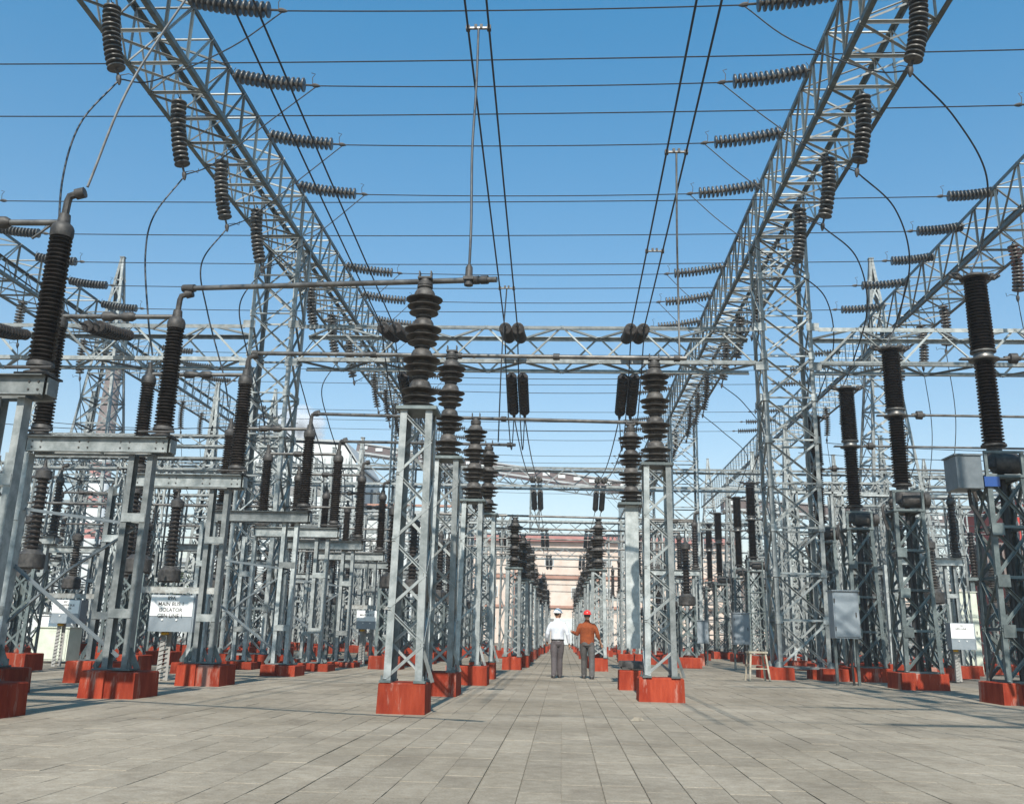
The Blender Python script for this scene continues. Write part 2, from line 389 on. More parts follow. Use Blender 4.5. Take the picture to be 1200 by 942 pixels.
def foot(parent, x, y, sx, sy, h=.40, m=RED, name='footing'):
    q = G(); e = .018
    a, b = sx/2, sy/2
    P = lambda a, b, z: [(x-a,y-b,z),(x+a,y-b,z),(x+a,y+b,z),(x-a,y+b,z)]
    q.add(P(a+.01,b+.01,-.02)+P(a,b,h-e)+P(a-e,b-e,h), [(3,2,1,0)]+[(i,(i+1)%4,4+(i+1)%4,4+i) for i in range(4)]+[(4+i,4+(i+1)%4,8+(i+1)%4,8+i) for i in range(4)]+[(8,9,10,11)])
    return gp(name, q, m, parent)

# ------------------------------------------------------------------ post insulator towers along the aisle
SHED4 = G(); shed_stack(SHED4, 0, 4, .485); SHED4 = SHED4.mesh('insulator', PORC, True)
SHED1 = G(); shed_stack(SHED1, 0, 1, .485); SHED1 = SHED1.mesh('insulator_unit', PORC, True)
def post_tower(label, loc, zt=4.25, separate=True, solid=False, fs=(.64,.62), zi=None, group='post insulator towers beside the aisle', hw=.235):
    t = thing('insulator_tower', label, 'insulator tower', loc, 0, group)
    zi = zi or .485*4
    foot(t, 0, 0, *fs)
    if solid:
        gp('column', G().box((0,0,(.45+zt-.03)/2+.2), (.29,.28,zt-.03-.85)), STEEL, t)
        q = G(); q.box((0,0,.44), (.5,.46,.04)); 
        q.lathe((0,0,.44), (0,0,1), [(0,.27),(.10,.265),(.14,.25),(.15,.16)], 14)
        q.box((.27,0,.55), (.14,.16,.16)); q.box((-.25,-.05,.53), (.12,.12,.12))
        gp('base_flange', q, CAST, t, True)
    else:
        n = 9; z0 = .43; st = []
        for i in range(n):
            f = i/(n-1); z = z0+(zt-.05-z0)*f; h = hw+.03-(.03)*f
            st.append([(-h,-h,z),(h,-h,z),(h,h,z),(-h,h,z)])
        lattice(t, st, .10, .045, 'ZZZZ', STEEL, separate, horiz=(0,0,0,0))
        q = G()
        for x in (-1,1):
            for y in (-1,1): q.box((x*hw, y*hw, .415), (.16,.16,.03)); q.lathe((x*(hw+.05), y*(hw+.05), .42), (0,0,1), [(0,.014),(.07,.014)], 6)
        gp('base_plate', q, STEELD, t)
        if separate:
            gp('ladder_strut', G().bar((hw+.16,-hw+.1,.41), (hw-.02,-hw+.02,.95), .05,.02), STEEL, t)
    q = G(); q.box((0,0,zt-.025), (.60,.58,.05)); q.box((0,0,zt+.015), (.3,.3,.03))
    gp('top_plate', q, STEELD, t)
    if separate:
        for i in range(4): ob('insulator_unit', SHED1, t, (0,0,zt+.03+i*zi/4)).scale = (1,1,zi/4/.485)
    else:
        ob('insulator', SHED4, t, (0,0,zt+.03)).scale = (1,1,zi/4/.485)
    q = G(); z = zt+.03+zi
    q.lathe((0,0,z), (0,0,1), [(0,.12),(.05,.12),(.06,.09),(.10,.08)], 14)
    q.box((0,0,z+.12), (.22,.16,.03)); q.box((-.09,0,z+.17), (.02,.12,.12)); q.box((.09,0,z+.17), (.02,.12,.12))
    gp('pipe_clamp', q, CAST, t, True)
    return t
TL = [('near the camera', -2.17, 13.85, 4.27), ('second back', -2.2, 18.0, 4.29), ('third back', -2.05, 22.0, 4.03), ('fourth back', -1.98, 25.1, 4.1)]
t1 = post_tower('nearest insulator tower left of the aisle, tall lattice stand on red block', (-2.17,13.85,0), 4.27, True, hw=.235)
t2 = post_tower('second insulator tower from the camera in the left aisle row', (-2.22,18.0,0), 4.29, True, fs=(.72,.9), zi=1.98)
t3 = post_tower('third insulator tower from the camera in the left aisle row', (-2.08,22.0,0), 4.03, True, fs=(.9,.7), zi=1.80)
t4 = post_tower('fourth insulator tower from the camera in the left aisle row, last before the gap', (-2.0,25.1,0), 4.1, True, zi=1.7)
r1 = post_tower('nearest insulator tower right of the aisle, lattice stand on wide red block', (1.73,17.9,0), 4.2, True, fs=(.78,.6), zi=1.9, hw=.25)
r2 = post_tower('insulator post with solid grey box column right of the aisle', (1.52,21.6,0), 3.96, True, solid=True, fs=(.62,.6), zi=1.66)
lowp = post_tower('short insulator tower left of the aisle just past the gap, beside the white shirted man', (-1.62,32.3,0), 3.22, False, zi=1.50, fs=(.6,.6))
k = 0
for y in [35.8, 39.6, 43.2, 49, 52.6, 57.5, 63, 68, 75, 80, 88, 95]:
    k += 1
    dup(lowp, (-1.72+.004*y+random.uniform(-.12,.12), y, 0), '%s short insulator tower beyond the gap in the left aisle row' % ORD[k], rz=random.uniform(-.08,.08), scale=(1,1,random.uniform(.90,1.08)))
k = 0
for y in [33, 36.8, 41.5, 46, 51.8, 56, 62, 67.5, 74, 79, 86, 94]:
    dup(lowp, (1.25-.001*y+random.uniform(-.1,.1), y, 0), '%s short insulator tower in the right aisle row beyond the box column' % ORD[k], rz=random.uniform(-.08,.08), scale=(1,1,random.uniform(.90,1.06))); k += 1

# ------------------------------------------------------------------ isolators (disconnectors)
RIB = G(); ribbed(RIB, 0, 1.72, .118, .165, 30, 20, .88); RIB = RIB.mesh('insulator', PORB, True)
RIBF = G(); ribbed(RIBF, 0, 1.72, .11, .165, 15, 12, .88); RIBF = RIBF.mesh('insulator', PORB, True)
BATTEN = G().box((0,0,0), (.39,.012,.14)).mesh('batten_plate', STEEL)
def channel_post(x, y, z0, z1, sp=.155):
    q = G()
    for s in (-1, 1):
        xx = x+s*sp
        q.box((xx, y-.085, (z0+z1)/2), (.095, .012, z1-z0)); q.box((xx, y+.085, (z0+z1)/2), (.095, .012, z1-z0))
        q.box((xx+s*.0415, y, (z0+z1)/2), (.012, .158, z1-z0))
    return q
def isolator(label, loc, group, near=True, arms=True, xb=True, riser=True, W=2.1):
    t = thing('isolator', label, 'isolator', loc, 0, group); Zb = 3.80
    for x in (-W/2-.3, W/2-.3):
        foot(t, x-.14, 0, .36 if x > 0 else .5, .95, .40); foot(t, x+.27, .03, .45, .9, .385)
        gp('post', channel_post(x, 0, .40, Zb-.01), STEEL, t)
        for z in (1.25, 2.75):
            for yy in (-.098, .098): ob('batten_plate', BATTEN, t, (x, yy, z))
        q = G(); q.box((x, 0, .41), (.6, .4, .025))
        for s in (-1, 1):
            q.bar((x+s*.34, -.02, .42), (x+s*.18, -.02, .72), .09, .02, up=(0,1,0))
            for yy in (-.15, .15): q.lathe((x+s*.26, yy, .42), (0,0,1), [(0,.018),(.1,.018)], 6)
        gp('base_plate', q, STEELD, t)
    # beam: two back to back channels along x
    q = G()
    for s in (-1, 1):
        q.box((0, s*.13, Zb+.13), (W+.28, .012, .235)); q.box((0, s*.17, Zb+.256), (W+.28, .09, .012)); q.box((0, s*.17, Zb+.006), (W+.28, .09, .012))
    for x in (-W/2-.18, -W/2, 0, W/2, W/2+.18): q.box((x, 0, Zb+.13), (.02, .245, .22))
    gp('beam', q, STEEL, t)
    q = G()
    for x in [-1.1, -.95, -.3, -.15, .4, .55, 1.0, 1.12]:
        for z in (.08, .18): q.lathe((x, -.137, Zb+z), (0,-1,0), [(0,.016),(.012,.014)], 6)
    if near: gp('bolt_row', q, CAST, t)
    if xb:
        for (p, q_) in (((-W/2-.3,.02,2.9),(W/2-.3,.02,2.65)), ((-W/2-.3,.0,2.1),(W/2-.3,.0,.6)), ((-W/2-.3,.05,.9),(-.3,.05,1.9)), ((-.3,.05,1.9),(W/2-.3,.05,2.6))):
            member('tie_bar', p, q_, .05, BOXD, t, (0,-1,0))  # steel bars in a dark colour that paints in their shade
    for x, nm in ((-W/2, 0), (W/2-.02, 1)):
        q = G(); q.box((x, 0, Zb+.275), (.42, .42, .025)); q.lathe((x,0,Zb+.29), (0,0,1), [(0,.19),(.03,.19),(.04,.12),(.10,.11),(.11,.17),(.15,.17),(.18,.15)], 18)
        q.tube([(x-.3,-.26,Zb+.33),(x+.3,-.26,Zb+.33)], .022, 6)
        gp('bearing_base', q, CAST, t, True)
        ins = ob('insulator', RIB if near else RIBF, t, (x, 0, Zb+.46))
        q = G(); z = Zb+.46+1.72
        q.lathe((x,0,z), (0,0,1), [(0,.14),(.03,.15),(.12,.15),(.17,.13),(.21,.085),(.33,.075)], 16)
        gp('end_cap', q, CAST, t, True)
        if nm == 1 and riser:
            q = G(); q.tube([(x,0,z+.3),(x+.01,0,z+.52),(x+.03,0,z+.60),(x+.14,0,z+.64)], .05, 8); q.lathe((x+.11,0,z+.63), (1,0,.25), [(0,.075),(.12,.075)], 10)
            gp('terminal', q, CAST, t, True)
        if nm == 0 and riser:
            q = G(); q.tube([(x,0,z+.3),(x-.02,0,z+.48)], .05, 8); gp('terminal', q, CAST, t, True)
    if arms:
        z = Zb+.46+1.72+.22
        gp('contact_arm', G().tube([(-W/2+.02,0,z),(-.12,0,z)], .042, 10), PIPE, t, True)
        gp('contact_arm', G().tube([(W/2-.04,0,z),(.12,0,z)], .042, 10), PIPE, t, True)
        q = G(); q.lathe((-.30,0,z), (1,0,0), [(0,.05),(.04,.085),(.18,.085),(.24,.05),(.34,.05),(.40,.085),(.54,.085),(.6,.05)], 12)
        gp('contact_head', q, CAST, t, True)
        q = G()
        for s in (-1,1): q.bar((s*.9,0,z), (s*.62,.02,z-.22), .03, .02)
        gp('stay', q, PIPE, t)
    return t
XL = -7.70
iso_g = 'isolators in the row left of the aisle'
names = ['nearest left isolator, its top beam cut off by the left edge of the photo', 'second left isolator, pale beam above red blocks left of the isolator sign box',
         'third left isolator, right behind the isolator sign box, long pipe to the aisle']
isos = [isolator('nearest left isolator, its top beam cut off by the left edge of the photo', (XL, 11.4, 0), iso_g)]
isos.append(dup(isos[0], (XL, 15.3, 0), names[1]))
isos.append(dup(isos[0], (XL-.02, 19.1, 0), names[2], drop=('tie_bar',)))
for i, y in enumerate((23.9, 27.2, 30.6, 34.4, 38.0)):
    isos.append(dup(isos[0], (XL+.12, y, -.14-.05*i), '%s left isolator counting from the camera, among the thicket of posts' % ORD[3+i], drop=('bolt_row','stay','tie_bar') if i % 2 else ('bolt_row','stay')))
dup(isos[0], (XL, 7.6, 0), 'isolator beside the camera, outside the left edge of the frame'); dup(isos[0], (XL, 3.8, 0), 'isolator behind the camera on the left, outside the frame')
# far isolators (lighter build)
isoF = isolator('far isolator frame left of the aisle below the second gantry', (XL+.2, 47.5, 0), 'far isolators on both sides', near=False)
n_ = 0
spots = []
for y in (51, 54.5, 61, 64.5, 68, 74, 78, 82, 90): spots.append((XL+.2, y, 'left of the aisle'))
for y in (35.5, 39.2, 43, 52.5, 56.5, 60.5, 66.5): spots.append((-13.6, y, 'in the outer left bay'))
for y in (33.5, 37.5, 42, 49, 54): spots.append((-19.2, y, 'at the far left edge of the yard'))
for y in (38, 46, 55, 65): spots.append((-25.5, y, 'beyond the outer left beam'))
for y in (58, 64, 71, 78): spots.append((-16.5, y, 'between the two left beams'))
for y in (39.5, 47, 55, 63): spots.append((19.5, y, 'beyond the outer right beam'))
for y in (44, 50, 58, 67, 76): spots.append((4.9, y, 'between the aisle and the right gantry towers'))
for y in (35.5, 41, 45, 52, 58, 64): spots.append((13.0, y, 'in the right bay behind the breakers'))
cnts = {}
for x, y, wh in spots:
    c = cnts.get(wh, 0); cnts[wh] = c+1
    dup(isoF, (x, y, 0), '%s far isolator frame %s' % (ORD[c], wh), rz=(0 if x < 0 else 0), drop=('stay',))
# bus pipes resting on the towers
def pipe(label, p0, p1, r, cat='bus pipe', clamp=(), group='tubular bus pipes'):
    t = thing('bus_pipe', label, cat, p0, 0, group); p0 = Vector(p0); d = Vector(p1)-p0
    gp('tube', G().tube([(0,0,0), tuple(d)], r, 12), PIPE, t, True)
    if clamp:
        q = G(); dn = d.normalized()
        for f in clamp:
            c = d*f; q.lathe(c-dn*.06, dn, [(0,r*1.5),(.12,r*1.5)], 10)
        gp('clamp', q, CAST, t, True)
    return t
pipe('nearest grey bus pipe from the second left isolator over the nearest left tower', (-6.62,15.3,6.72), (-1.05,13.72,6.30), .045, clamp=(.01,.03,.94,.965))
pipe('long grey bus pipe crossing the whole aisle onto the nearest right tower', (-6.62,19.1,6.68), (2.35,17.85,6.27), .045, clamp=(.01,.30,.5,.72,.98))
pipe('third bus pipe from the camera crossing the aisle to the box column', (-6.5,23.9,6.47), (1.9,21.6,5.82), .043, clamp=(.01,.4,.6,.97))
pipe('short bus pipe ending over the fourth left tower', (-6.5,27.2,6.4), (-1.3,25.1,5.95), .043, clamp=(.01,.97))
for i, y in enumerate((33, 37, 41, 45, 49, 57, 65, 77, 89)):
    pipe('%s thin bus pipe crossing above the short towers beyond the men' % ORD[i], (-4.5,y-.4,5.0), (4.4,y,4.97), .035)
for i, (y, z) in enumerate(((30.6,4.9),(38,5.0),(44,5.1),(52,5.2))):
    pipe('%s low bus pipe running left from the isolator row' % ORD[i], (-22,y,z), (-6.6,y,z), .04)

pipe('bus pipe above the camera from the isolator outside the left edge', (-6.62,7.6,6.72), (-1.05,6.3,6.30), .045, clamp=(.01,.94,.965))
# ------------------------------------------------------------------ sign boxes
def letters(parent, lines, x, y, z, size, gap, m=BLACK):
    for i, s in enumerate(lines):
        cu = bpy.data.curves.new('t', 'FONT'); cu.body = s; cu.size = size; cu.align_x = 'CENTER'; cu.extrude = .0012; cu.offset = .0012
        tmp = bpy.data.objects.new('t', cu); COL.objects.link(tmp)
        dg = bpy.context.evaluated_depsgraph_get(); me = bpy.data.meshes.new_from_object(tmp.evaluated_get(dg))
        bpy.data.objects.remove(tmp); me.name = 'lettering'; me.materials.clear(); me.materials.append(m)
        o = ob('lettering', me, parent, (x, y, z-i*gap)); o.rotation_euler = (R(90), 0, 0)
def signbox(label, loc, w, h, d, lines, zb, rz=0, size=.105, beam=True, group=None):
    t = thing('sign_box', label, 'sign box', loc, rz, group)
    gp('box', G().box((0,0,zb+h/2), (w,d,h)), BOXG, t)
    gp('label_panel', G().box((-.02,-d/2-.006,zb+h*.70), (w-.04,.008,h*.56)), WHITE, t)
    gp('door_seam', G().box((w/2-.03,-d/2-.003,zb+h*.2), (.01,.006,h*.36)), BOXD, t)
    for x in (-.2,.12): gp('latch', G().lathe((x*w,-d/2,zb+h*.32), (0,-1,0), [(0,.02),(.02,.018)], 8), WHITE, t, True)
    if lines: letters(t, lines, -.03, -d/2-.012, zb+h*.86, size, size*1.12)
    if beam:
        q = G(); q.box((.0,.02,zb+h+.10), (w+.9,.02,.12)); q.box((.0,.05,zb+h+.165), (w+.9,.09,.012)); gp('beam', q, STEELR, t)
        q = G()
        for x in (-.16,.2): q.box((x,.0,zb+h+.02), (.05,.04,.07))
        gp('hanger', q, STEELD, t)
    # perforated angle post on the left, cable pipe
    q = G(); q.ang((-.28,-.04,-.02), (-.26,-.04,zb), .10, .01); q.ang((-.16,.06,-.02), (-.18,.06,zb), .10, .01)
    for i in range(int(zb/.09)): q.bar((-.26,-.05,.04+i*.09), (-.12,-.05,.10+i*.09), .022, .01)
    gp('stand', q, CONC, t)
    gp('cable_gland', G().lathe((-.2,0,zb-.07), (0,0,1), [(0,.07),(.05,.09),(.07,.06)], 10), YEL, t, True)
    return t
signbox('grey box lettered 89A MAIN BUS 1 ISOLATOR GEN LINE 1 between left isolators', (-8.08,20.3,0), .94, .74, .5, ['89A','MAIN BUS 1','ISOLATOR','GEN LINE 1'], .97)
signbox('small grey box with white label seen left behind the second isolator', (-13.4,26.2,0), .78, .62, .4, ['89C','TRANSFER BUS','ISOLATOR'], 1.1, size=.075)
signbox('small grey box with white label among left posts near the aisle', (-6.6,33.4,0), .75, .62, .4, ['89B','MAIN BUS 2'], 1.15, size=.09)
signbox('small grey sign box low on the right beyond the breakers', (12.55,32.0,0), .75, .8, .4, ['52','GEN LINE 1'], .95, size=.08, beam=False)

# ------------------------------------------------------------------ circuit breakers right
BK = G(); ribbed(BK, 0, 1.62, .20, .255, 23, 22, .93); BK = BK.mesh('interrupter', PORK, True)
BL = G(); ribbed(BL, 0, 1.78, .165, .225, 25, 22, .93); BL = BL.mesh('support_insulator', PORK, True)
def breaker(label, loc, sep=True, box=True, group='circuit breakers right of the aisle'):
    t = thing('circuit_breaker', label, 'circuit breaker', loc, 0, group)
    foot(t, -.42, 0, .34, 1.1); foot(t, .10, .02, .9 if sep else .95, 1.0, .385)
    st = []; n = 5
    for i in range(n):
        f = i/(n-1); z = .4+3.95*f; h = .46-.08*f; st.append([(-h,-h,z),(h,-h,z),(h,h,z),(-h,h,z)])
    lattice(t, st, .10, .06, 'XXXX', STEELD, sep, horiz=(1,1,1,1), mb=STEELD)
    if sep:
        for z in (1.35, 2.3, 3.3): gp('gusset_plate', G().box((-.3,-.46,z), (.24,.012,.24)), STEELD, t)
        q = G(); q.tube([(-.1,-.3,.4),(-.1,-.28,2.6),(.05,-.1,4.4)], .05, 8); q.tube([(.12,.1,.4),(.1,.05,4.5)], .07, 8)
        gp('cable_duct', q, BLACK, t, True)
    q = G(); q.box((0,0,4.37), (.8,.8,.05)); q.box((-.36,-.36,4.62), (.06,.06,.5)); q.box((.36,-.36,4.62), (.06,.06,.5)); q.box((0,-.38,4.86), (.8,.05,.05))
    gp('head_frame', q, STEELD, t)
    q = G(); q.lathe((-.1,-.05,4.68), (1,0,0), [(0,.12),(.02,.20),(.1,.21),(.5,.21),(.53,.17),(.56,.17),(.58,.21),(.72,.20),(.76,.12)], 18)
    q.lathe((0,0,4.6), (0,0,1), [(0,.2),(.22,.2),(.3,.15),(.42,.15),(.44,.25),(.48,.25)], 18)
    gp('gear_housing', q, CAST, t, True)
    q = G(); q.tube([(-.48,0,4.55),(-.55,0,4.50),(-.52,.02,4.2),(-.45,0,3.9)], .04, 8); gp('crank_lever', q, CAST, t, True)
    ob('support_insulator', BL, t, (0,0,5.08))
    q = G(); q.lathe((0,0,6.86), (0,0,1), [(0,.19),(.03,.30),(.06,.31),(.09,.22),(.14,.20),(.2,.2),(.21,.26),(.24,.26)], 20)
    q.box((-.02,0,6.93), (.95,.16,.03))
    gp('middle_flange', q, PIPE, t, True)
    q = G(); q.lathe((.42,0,6.95), (1,0,0), [(0,.05),(.1,.06),(.12,.115),(.26,.12),(.28,.06),(.34,.05)], 12); gp('side_terminal', q, CAST, t, True)
    ob('interrupter', BK, t, (0,0,7.10))
    q = G(); z = 8.72; q.lathe((0,0,z), (0,0,1), [(0,.24),(.03,.31),(.06,.31),(.08,.22),(.12,.19)], 20)
    q.tube([(-.55,-.02,z+.11),(-.42,-.02,z+.05),(-.2,0,z+.05),(0,0,z+.07),(.2,0,z+.05),(.42,.02,z+.05),(.55,.02,z+.12)], [.03,.045,.05,.05,.05,.045,.03], 8)
    for s in (-1,1): q.box((s*.36,0,z+.10), (.07,.12,.1)); q.tube([(s*.28,-.1,z+.03),(s*.42,-.14,z+.10),(s*.5,-.05,z+.14)], .02, 6)
    gp('top_terminal', q, CAST, t, True)
    if box:
        q = G(); q.box((-.78,-.25,4.42), (.5,.62,.66)); gp('drive_box', q, BOXD, t)  # box and hood coloured dark for the shade on their turned-away face
        gp('box_hood', G().box((-.78,-.25,4.765), (.56,.68,.03)), BOXD, t)
        gp('blue_tank', G().box((-.30,-.3,4.25), (.3,.25,.2)), BLUEP, t)
        gp('control_cable', G().tube([(-.7,-.25,4.1),(-.68,-.22,3.8),(-.5,-.2,3.5),(-.44,-.3,3.2)], .04, 8), BLACK, t, True)
    return t
b1 = breaker('nearest circuit breaker at the right edge, black column with grey drive box', (8.90,20.0,0))
b2 = breaker('second circuit breaker from the right edge, tall black column on lattice stand', (8.84,25.4,0), box=False)
b3 = dup(b2, (8.87,29.7,0), 'third circuit breaker from the right, just left of the second one')
b4 = dup(b2, (8.87,33.8,0), 'fourth circuit breaker, black column standing right behind the right gantry tower')
dup(b2, (8.9,15.6,0), 'circuit breaker just outside the right edge of the frame'); dup(b2, (8.9,11.4,0), 'circuit breaker beside the camera on the right, outside the frame')
bF = breaker('first far circuit breaker seen left of the right gantry tower', (9.44,48.9,0), False, False)
for i, (x, y) in enumerate(((9.69,54.2),(9.74,61.3),(10.0,67.1),(10.2,72.9),(9.96,82),(10.0,92))):
    dup(bF, (x, y, 0), '%s far circuit breaker seen left of the right gantry tower' % ORD[i+1])
for i, (x, y, z) in enumerate(((8.84,25.4,6.95),(8.87,29.7,6.95),(8.87,33.8,6.95),(8.9,20,6.95))):
    pipe('pale bus pipe running right from the %s breaker' % ['second','third','fourth','nearest'][i], (x+.7,y,z), (x+13.5,y+.4,z+.02), .035, group='side pipes of the breakers')

BELT_ = BLACK
def cabinet(label, loc, w, d, h, z0, m=BOXG, legs=True, rz=0, door=True, cat='cabinet'):
    t = thing('cabinet', label, cat, loc, rz)
    gp('body', G().box((0,0,z0+h/2), (w,d,h)), m, t)
    gp('roof', G().box((0,-.01,z0+h+.016), (w+.06,d+.08,.03)), m, t)
    if door:
        gp('door', G().box((0,-d/2-.012,z0+h/2), (w-.07,.02,h-.08)), m, t)
        gp('handle', G().box((w*.36,-d/2-.035,z0+h*.5), (.025,.03,.12)), CAST, t)
        for f in (.2, .8): gp('hinge', G().lathe((-w*.5+.03,-d/2-.025,z0+h*f-.05), (0,0,1), [(0,.014),(.1,.014)], 8), CAST, t)
        if z0 > .5: gp('conduit', G().tube([(w*.2,0,z0),(w*.2,.02,z0*.5),(w*.24,.05,-.01)], .035, 8), BELT_, t, True)
    if legs:
        for s in (-1,1): gp('leg', G().box((s*(w/2-.05),0,z0/2-.005), (.07,.07,z0-.01)), STEELD, t)
    return t
cabinet('large blue grey control cabinet hung low beside the right gantry tower', (7.45,26.6,0), .66, .5, 1.2, 1.18)
cabinet('narrow grey control cabinet by the far breakers', (6.85,38.5,0), .62, .4, 1.15, .92)
cabinet('smaller grey cabinet further back by the far breakers', (6.4,46,0), .55, .4, 1.0, .9)
cabinet('green white low kiosk on the ground behind the left isolators', (-15.4,29.6,0), 1.1, .8, .95, .02, BOXP, False)
cabinet('white small box standing behind the green white kiosk', (-17.3,32.6,0), 1.1, .7, .75, .6, WHITE, True, door=False)
cabinet('tall narrow cream pillar cabinet on the right past the breakers', (15.9,40.2,0), .95, .75, 3.1, .02, BOXP, False)
cabinet('dark grey equipment housing cut by the right edge behind the nearest breaker', (14.2,27.0,0), 2.0, 1.4, 1.7, 2.3, BOXD, True)

# ------------------------------------------------------------------ gantry columns and beams
ZB, ZT = 13.80, 15.40
def column(label, x0, x1, y0, y1, sep, zt=13.8, group='lattice gantry towers under the long beams'):
    t = thing('gantry_tower', label, 'lattice tower', ((x0+x1)/2, (y0+y1)/2, 0), 0, group)
    hx, hy = (x1-x0)/2, (y1-y0)/2; st = []; n = 11
    for i in range(n):
        f = i/(n-1); z = .33+(zt+.05-.33)*f; e = .92+.08*min(1, f*2)
        st.append([(-hx*e,-hy*e,z),(hx*e,-hy*e,z),(hx*e,hy*e,z),(-hx*e,hy*e,z)])
    # linear legs: use two stages so that members stay straight
    lattice(t, st, .125, .06, 'XXXX', STEEL, sep, horiz=(1,1,1,1), gusset=.22, hw=.06)
    if sep:
        for z in (9.45, 10.75):
            for x in (-hx, hx): gp('gusset_plate', G().box((x, -hy-.014, z), (.40,.014,.26)), STEEL, t)
    for sx in (-1,1):
        for sy in (-1,1):
            foot(t, sx*hx*.93, sy*hy*.93, .72, .72, .34)
            gp('base_cone', G().lathe((sx*hx*.9, sy*hy*.9, .32), (0,0,1), [(0,.15),(.08,.12),(.18,.07)], 10), STEELD, t, True)
    return t
GY = [29.5, 56, 83, 110]
column('near left gantry tower carrying the near left beam', -10.4, -8.9, 29.5, 30.8, True)
column('near right gantry tower behind the wooden stool', 6.25, 7.9, 29.5, 30.8, True)
for i, y in enumerate(GY[1:]):
    column('left gantry tower at the %s cross beam' % ORD[i+1], -10.4, -8.9, y, y+1.3, False)
    column('right gantry tower at the %s cross beam' % ORD[i+1], 6.25, 7.9, y, y+1.3, False)
# peaked tapered masts carrying the outer beams
def mast(label, x, y, zt=18.8, wb=1.75, sep=False):
    t = thing('lattice_mast', label, 'lattice mast', (x, y, 0), 0, 'peaked masts of the outer beams'); st = []; n = 16
    for i in range(n):
        f = i/(n-1); z = .33+(zt-.33)*f; h = wb*(1-f)+.09*f; st.append([(-h,-h,z),(h,-h,z),(h,h,z),(-h,h,z)])
    lattice(t, st, .13, .075, 'XXXX', STEEL, sep, horiz=(1,1,1,1))
    for sx in (-1,1):
        for sy in (-1,1): foot(t, sx*wb, sy*wb, .7, .7, .34)
    gp('tip', G().box((0,0,zt+.01), (.25,.25,.03)), STEEL, t)
    return t
mast('tall peaked lattice mast on the right, behind the second breaker', 14.6, 43.5)
mast('tall peaked lattice mast on the left, behind the second isolator', -22.1, 43.5)
mast('far peaked lattice mast on the right beyond the near gantry tower', 14.6, 70)
mast('far peaked lattice mast on the left deep in the yard', -22.1, 70)
mast('farthest peaked lattice mast on the right', 14.6, 97); mast('farthest peaked lattice mast on the left', -22.1, 97)

def ybeam(label, xa, xb, y0, y1, zb, zt, sep, panel=1.25, group='long beams running away beside the aisle'):
    t = thing('gantry_beam', label, 'lattice beam', ((xa+xb)/2, y0, zb), 0, group)
    n = max(2, round((y1-y0)/panel)); hx = (xb-xa)/2; h = zt-zb; st = []
    for i in range(n+1):
        y = (y1-y0)*i/n; st.append([(-hx,y,0),(hx,y,0),(hx,y,h),(-hx,y,h)])
    lattice(t, st, .125, .05, 'XNZN', STEELD, sep, leg='chord', horiz=(1,1,1,1), mb=STEELR, hw=.065, start=0)  # chord shade is painted in: dark steel chords, lighter steel for bright braces
    return t
def xbeam(label, x0, x1, y0, y1, zb, zt, sep, panel=1.25, group='cross beams spanning between the gantry towers'):
    t = thing('cross_beam', label, 'lattice beam', (x0, (y0+y1)/2, zb), 0, group)
    n = round((x1-x0)/panel); hy = (y1-y0)/2; h = zt-zb; st = []
    for i in range(n+1):
        x = (x1-x0)*i/n; st.append([(x,-hy,0),(x,-hy,h),(x,hy,h),(x,hy,0)])
    lattice(t, st, .13, .065, 'WZWZ', STEEL, sep, leg='chord', horiz=(0,0,0,0), start=0)
    return t
ybeam('near left beam sweeping up overhead from the near left tower', -10.4, -8.9, -6.0, 29.4, ZB, ZT, True)
ybeam('near right beam sweeping up overhead from the near right tower', 6.25, 7.9, -6.0, 29.4, ZB, ZT, True)
seg = [29.45]+GY[1:]
for i in range(3):
    a, b = GY[i]+.02, GY[i+1]-.02
    ybeam('left beam between the %s and %s cross beams' % (ORD[i], ORD[i+1]), -10.4, -8.9, a, b, ZB, ZT, i == 0)
    ybeam('right beam between the %s and %s cross beams' % (ORD[i], ORD[i+1]), 6.25, 7.9, a, b, ZB, ZT, i == 0)
ybeam('outer right beam entering at the right edge of the photo', 13.8, 15.4, 8, 43.4, ZB, ZT, True, 1.6)
ybeam('outer left beam entering at the left edge of the photo', -22.9, -21.3, 8, 43.4, ZB, ZT, True, 1.6)
ybeam('outer right beam beyond the right peaked mast', 13.8, 15.4, 43.6, 97, ZB, ZT, False)
ybeam('outer left beam beyond the left peaked mast', -22.9, -21.3, 43.6, 97, ZB, ZT, False)
xbeam('nearest cross beam spanning the aisle between the near towers', -8.72, 6.07, 29.52, 30.78, 9.50, 10.74, True, 1.23)
xbeam('cross beam left of the near left tower', -28, -10.55, 29.52, 30.78, 9.50, 10.74, True, 1.25)
xbeam('cross beam right of the near right tower, behind the breakers', 8.08, 24, 29.52, 30.78, 9.50, 10.74, True, 1.25)
for i, y in enumerate(GY[1:]):
    xbeam('%s cross beam over the aisle counting away from the camera' % ORD[i+1], -34, 27, y+.02, y+1.28, 9.5, 10.7, False, 1.5)

